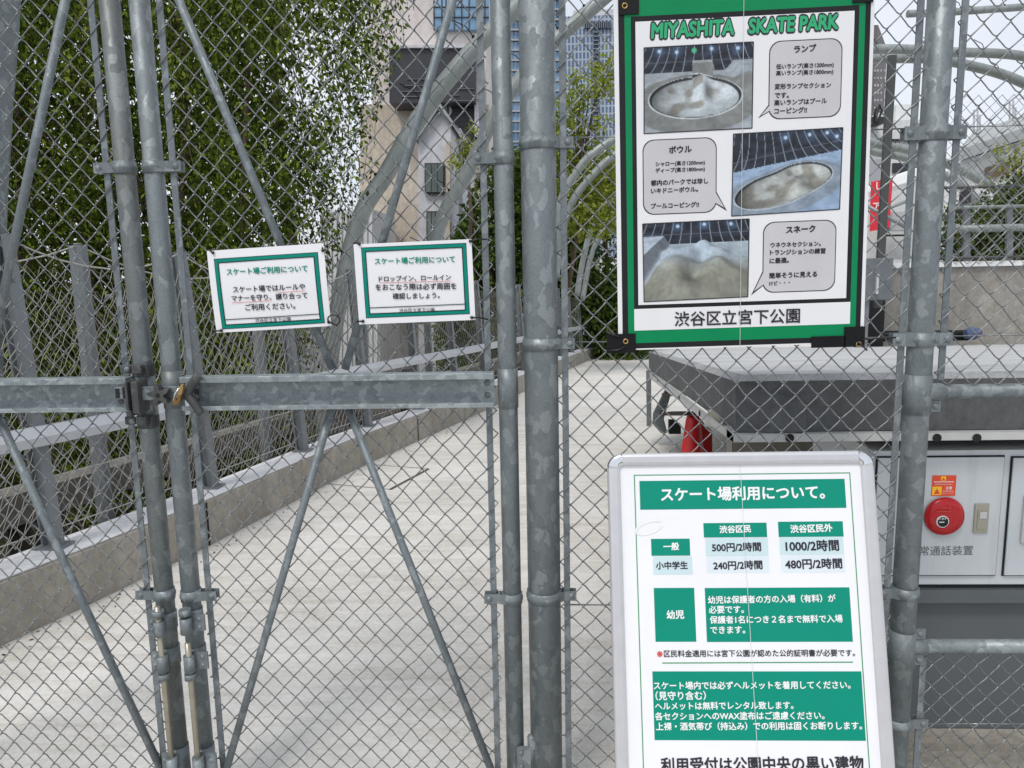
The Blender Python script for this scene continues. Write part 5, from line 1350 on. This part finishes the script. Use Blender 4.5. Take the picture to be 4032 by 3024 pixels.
for sx, ux in ((-1, cr_), (1, wB - cr_)):
    m = MB(); V = []; n = 9; prof = [(0, -.014), (0, .0065), (.003, .0105), (.009, .0122), (.022, .0117), (.029, .009), (.0305, .0)]
    c = np.array([ux, hB - cr_])
    for k in range(n):
        a = math.radians(90 * k / (n - 1)); d = np.array([sx * math.sin(a), math.cos(a)])
        for i_, d_ in prof:
            q = c + d * (cr_ - i_); V.append(bpt(q[0], q[1], d_))
    k = len(prof); F = [(i * k + j, i * k + j + 1, (i + 1) * k + j + 1, (i + 1) * k + j) for i in range(n - 1) for j in range(k - 1)] + [tuple(range(k)), tuple(range((n - 1) * k, n * k))]
    m.add(V, F, True); m.build('corner_cap', M['chrome'], AB)
m = MB(); s.rect(m, (.028, .07), (wB - .028, hB - .028), .001, .006); m.build('sheet', M['paper'], AB)
for du in (.09, wB - .12):
    m = MB(); a = bpt(du, hB - .02, -.02); b = a + np.array([0, .30, -(a[2])]); m.bar(a, b, .03, .02); m.build('rear_leg', M['alu'], AB)
m = MB(); 
for u in (.06, wB - .06):
    a = bpt(u, .08, -.004); m.bar(a, np.array([a[0], a[1] - .015, 0.0]), .026, .018)
m.build('foot', M['alu'], AB)
d0 = .0014
d1_ = d0 + .0006
WI, DI = M['white_ink'], M['ink']
for nm_, mt_, r_, ink_, lines in (
    ('green_block', 'board_green', (1381, 1039, 1828, 1097), WI, (('スケート場利用について。', (1428, 1069), (1780, 1063), .035),)),
    ('green_block', 'board_green', (1519, 1130, 1657, 1160), WI, (('渋谷区民', (1554, 1144), (1621, 1142), .04),)),
    ('green_block', 'board_green', (1680, 1127, 1822, 1159), WI, (('渋谷区民外', (1707, 1143), (1797, 1140), .04),)),
    ('green_block', 'board_green', (1406, 1164, 1491, 1200), WI, (('一般', (1433, 1181), (1466, 1180), .04),)),
    ('green_block', 'board_green', (1412, 1270, 1504, 1386), WI, (('幼児', (1440, 1328), (1477, 1327), .04),)),
    ('green_block', 'board_green', (1522, 1270, 1842, 1386), WI, (('幼児は保護者の方の入場（有料）が', (1529, 1296), (1804, 1292), .03), ('必要です。', (1531, 1317), (1606, 1316), .03), ('保護者1名につき２名まで無料で入場', (1533, 1339), (1819, 1336), .03), ('できます。', (1534, 1361), (1609, 1360), .03))),
    ('green_block', 'board_green', (1409, 1450, 1870, 1600), WI, (('スケート場内では必ずヘルメットを着用してください。', (1412, 1481), (1836, 1479), .03), ('（見守り含む）', (1416, 1503), (1524, 1502), .03), ('ヘルメットは無料でレンタル致します。', (1415, 1525), (1713, 1523), .03), ('各セクションへのWAX塗布はご遠慮ください。', (1415, 1547), (1780, 1545), .03), ('上裸・酒気帯び（持込み）での利用は固くお断りします。', (1417, 1569), (1861, 1567), .03))),
    ('pale_cell', 'cell', (1410, 1202, 1496, 1241), DI, (('小中学生', (1417, 1222), (1485, 1221), .035),)),
    ('pale_cell', 'cell', (1523, 1162, 1660, 1200), DI, (('500円/2時間', (1538, 1183), (1643, 1181), .035),)),
    ('pale_cell', 'cell', (1683, 1160, 1823, 1197), DI, (('1000/2時間', (1697, 1180), (1811, 1178), .035),)),
    ('pale_cell', 'cell_light', (1526, 1202, 1662, 1237), DI, (('240円/2時間', (1541, 1222), (1646, 1220), .035),)),
    ('pale_cell', 'cell_light', (1686, 1199, 1826, 1236), DI, (('480円/2時間', (1696, 1219), (1818, 1217), .035),))):
    m = MB(); s.prect(m, *r_, d0); q_ = m.build(nm_, M[mt_], AB); block(s, q_, lines, ink_, d1_)
block(s, AB, (('区民料金適用には宮下公園が認めた公的証明書が必要です。', (1434, 1412), (1846, 1410), .022), ('利用受付は公園中央の黒い建物', (1428, 1652), (1864, 1648), .035), ('で行っています。', (1428, 1700), (1680, 1698), .03)), DI, d1_)
m = MB(); a, b = s.uv(1369, 1026), s.uv(1836, 1020)
s.frame(m, (a[0], .10), (b[0], (a[1] + b[1]) / 2), .0024, d0)
q0, q1 = s.uv(1430, 1432), s.uv(1842, 1430); m.build('border_line', M['line_green'], AB)
m = MB(); m.bar(s.pt(*q0, d0), s.pt(*q1, d0), .0024, .0004, s.n); m.build('green_line', M['line_green'], AB)
m = MB(); text(s, m, '※', (1419, 1412), (1431, 1412), d1_, .02); m.build('red_mark', M['red_ink'], AB)
m = MB(); k = 22; q = [s.uv(1402 + 30 * math.cos(a) * .95, 1139 + 13 * math.sin(a) - 8 * math.cos(a)) for a in np.linspace(.2, 5.9, k)]
for i in range(k - 1): m.bar(s.pt(*q[i], d1_), s.pt(*q[i + 1], d1_), .006, .0003, s.n)
m.build('rubbed_mark', M['white_ink'], AB)

m = MB(); q0, q1 = s.uv(1597, 990), s.uv(1640, 1700); m.bar(s.pt(*q0, .0030), s.pt(*q1, .0030), .0012, .0003, s.n); m.build('crease', M['crease'], AB)
# lettering on cabinet, sticker and banner
sc_ = Sheet((1.0, YC - .0105, .5), (1, 0, 0), (0, 0, 1))
m = MB(); text(sc_, m, '非常通話装置', (1962, 1191), (2102, 1189), .0004, -.004); m.build('lettering', M['cabinet_dark'], d1)
m = MB(); sc_.prect(m, 2014, 1027, 2063, 1071, .0006); st = m.build('warning_sticker', M['orange'], d1)
for r_ in ((2033, 1029, 2043, 1038), (2014, 1051, 2033, 1069)):
    m = MB(); sc_.prect(m, *r_, .0010); m.build('yellow_field', M['yellow'], st)
m = MB()
for (x, y, h_) in ((2038, 1034, 6), (2023.5, 1061, 12)):
    sc_.poly(m, [sc_.uv(x - h_ * .6, y + h_ / 2), sc_.uv(x + h_ * .6, y + h_ / 2), sc_.uv(x, y - h_ / 2)], .0013)
m.build('warning_triangle', M['orange'], st)
m = MB()
text(sc_, m, '注意', (2042, 1054), (2056, 1054), .0013, .02); text(sc_, m, '機器故障等の場合は係員まで', (2019, 1046), (2058, 1046), .0013, 0)
text(sc_, m, '非常時以外は', (2036, 1061), (2060, 1061), .0013, 0); text(sc_, m, '押さないでください', (2036, 1066), (2060, 1066), .0013, 0); sc_.prect(m, 2017, 1040, 2060, 1041.2, .0013)
m.build('sticker_lettering', M['white_ink'], st)
sa = Sheet((1.0, pc[1] - .0205, .5), (1, 0, 0), (0, 0, 1))
m = MB(); text(sa, m, '火災報知機', (2023, 1096), (2054, 1096), .001, 0); sa.prect(m, 2023, 1104, 2054, 1105, .001); m.build('alarm_lettering', M['red_ink'], al)
sb_ = Sheet((1.0, pc[1] - .0235, .5), (1, 0, 0), (0, 0, 1))
m = MB(); text(sb_, m, '強く押す', (2024, 1121), (2044, 1121), .0002, .02); sb_.prect(m, 2029, 1127, 2040, 1129, .0002); m.build('button_lettering', M['white_ink'], al)
sn_ = Sheet(P(1900, 450, 8.98), (1, 0, 0), (0, 0, 1))
block(sn_, bnc, (('し', (1893, 402), (1906, 401), .03), ('ア', (1886, 446), (1902, 445), .03)), M['white_ink'], .004)
# far chain link screen over the retaining wall
FS = thing('chain_link_screen', 'distant chain link screen above the concrete wall at right', 'fence', tuple(P(2120, 560, 6.85)))
xa = P(1990, 400, 6.85)[0]
chain_link('chain_link_mesh', FS, xa, 34, .062, zw1 + .07, P(2100, 215, 6.85)[2], zw1 + .1, .13, 0, Y=6.85, r=.0034, amp=.008, seed=21)
for z in (zw1 + .1, P(2100, 404, 6.85)[2]):
    m = MB(); m.tube([(xa, 6.86, z), (xa + 2.2, 6.86, z)], .016, 8); m.build('rail', M['brown_post'], FS)
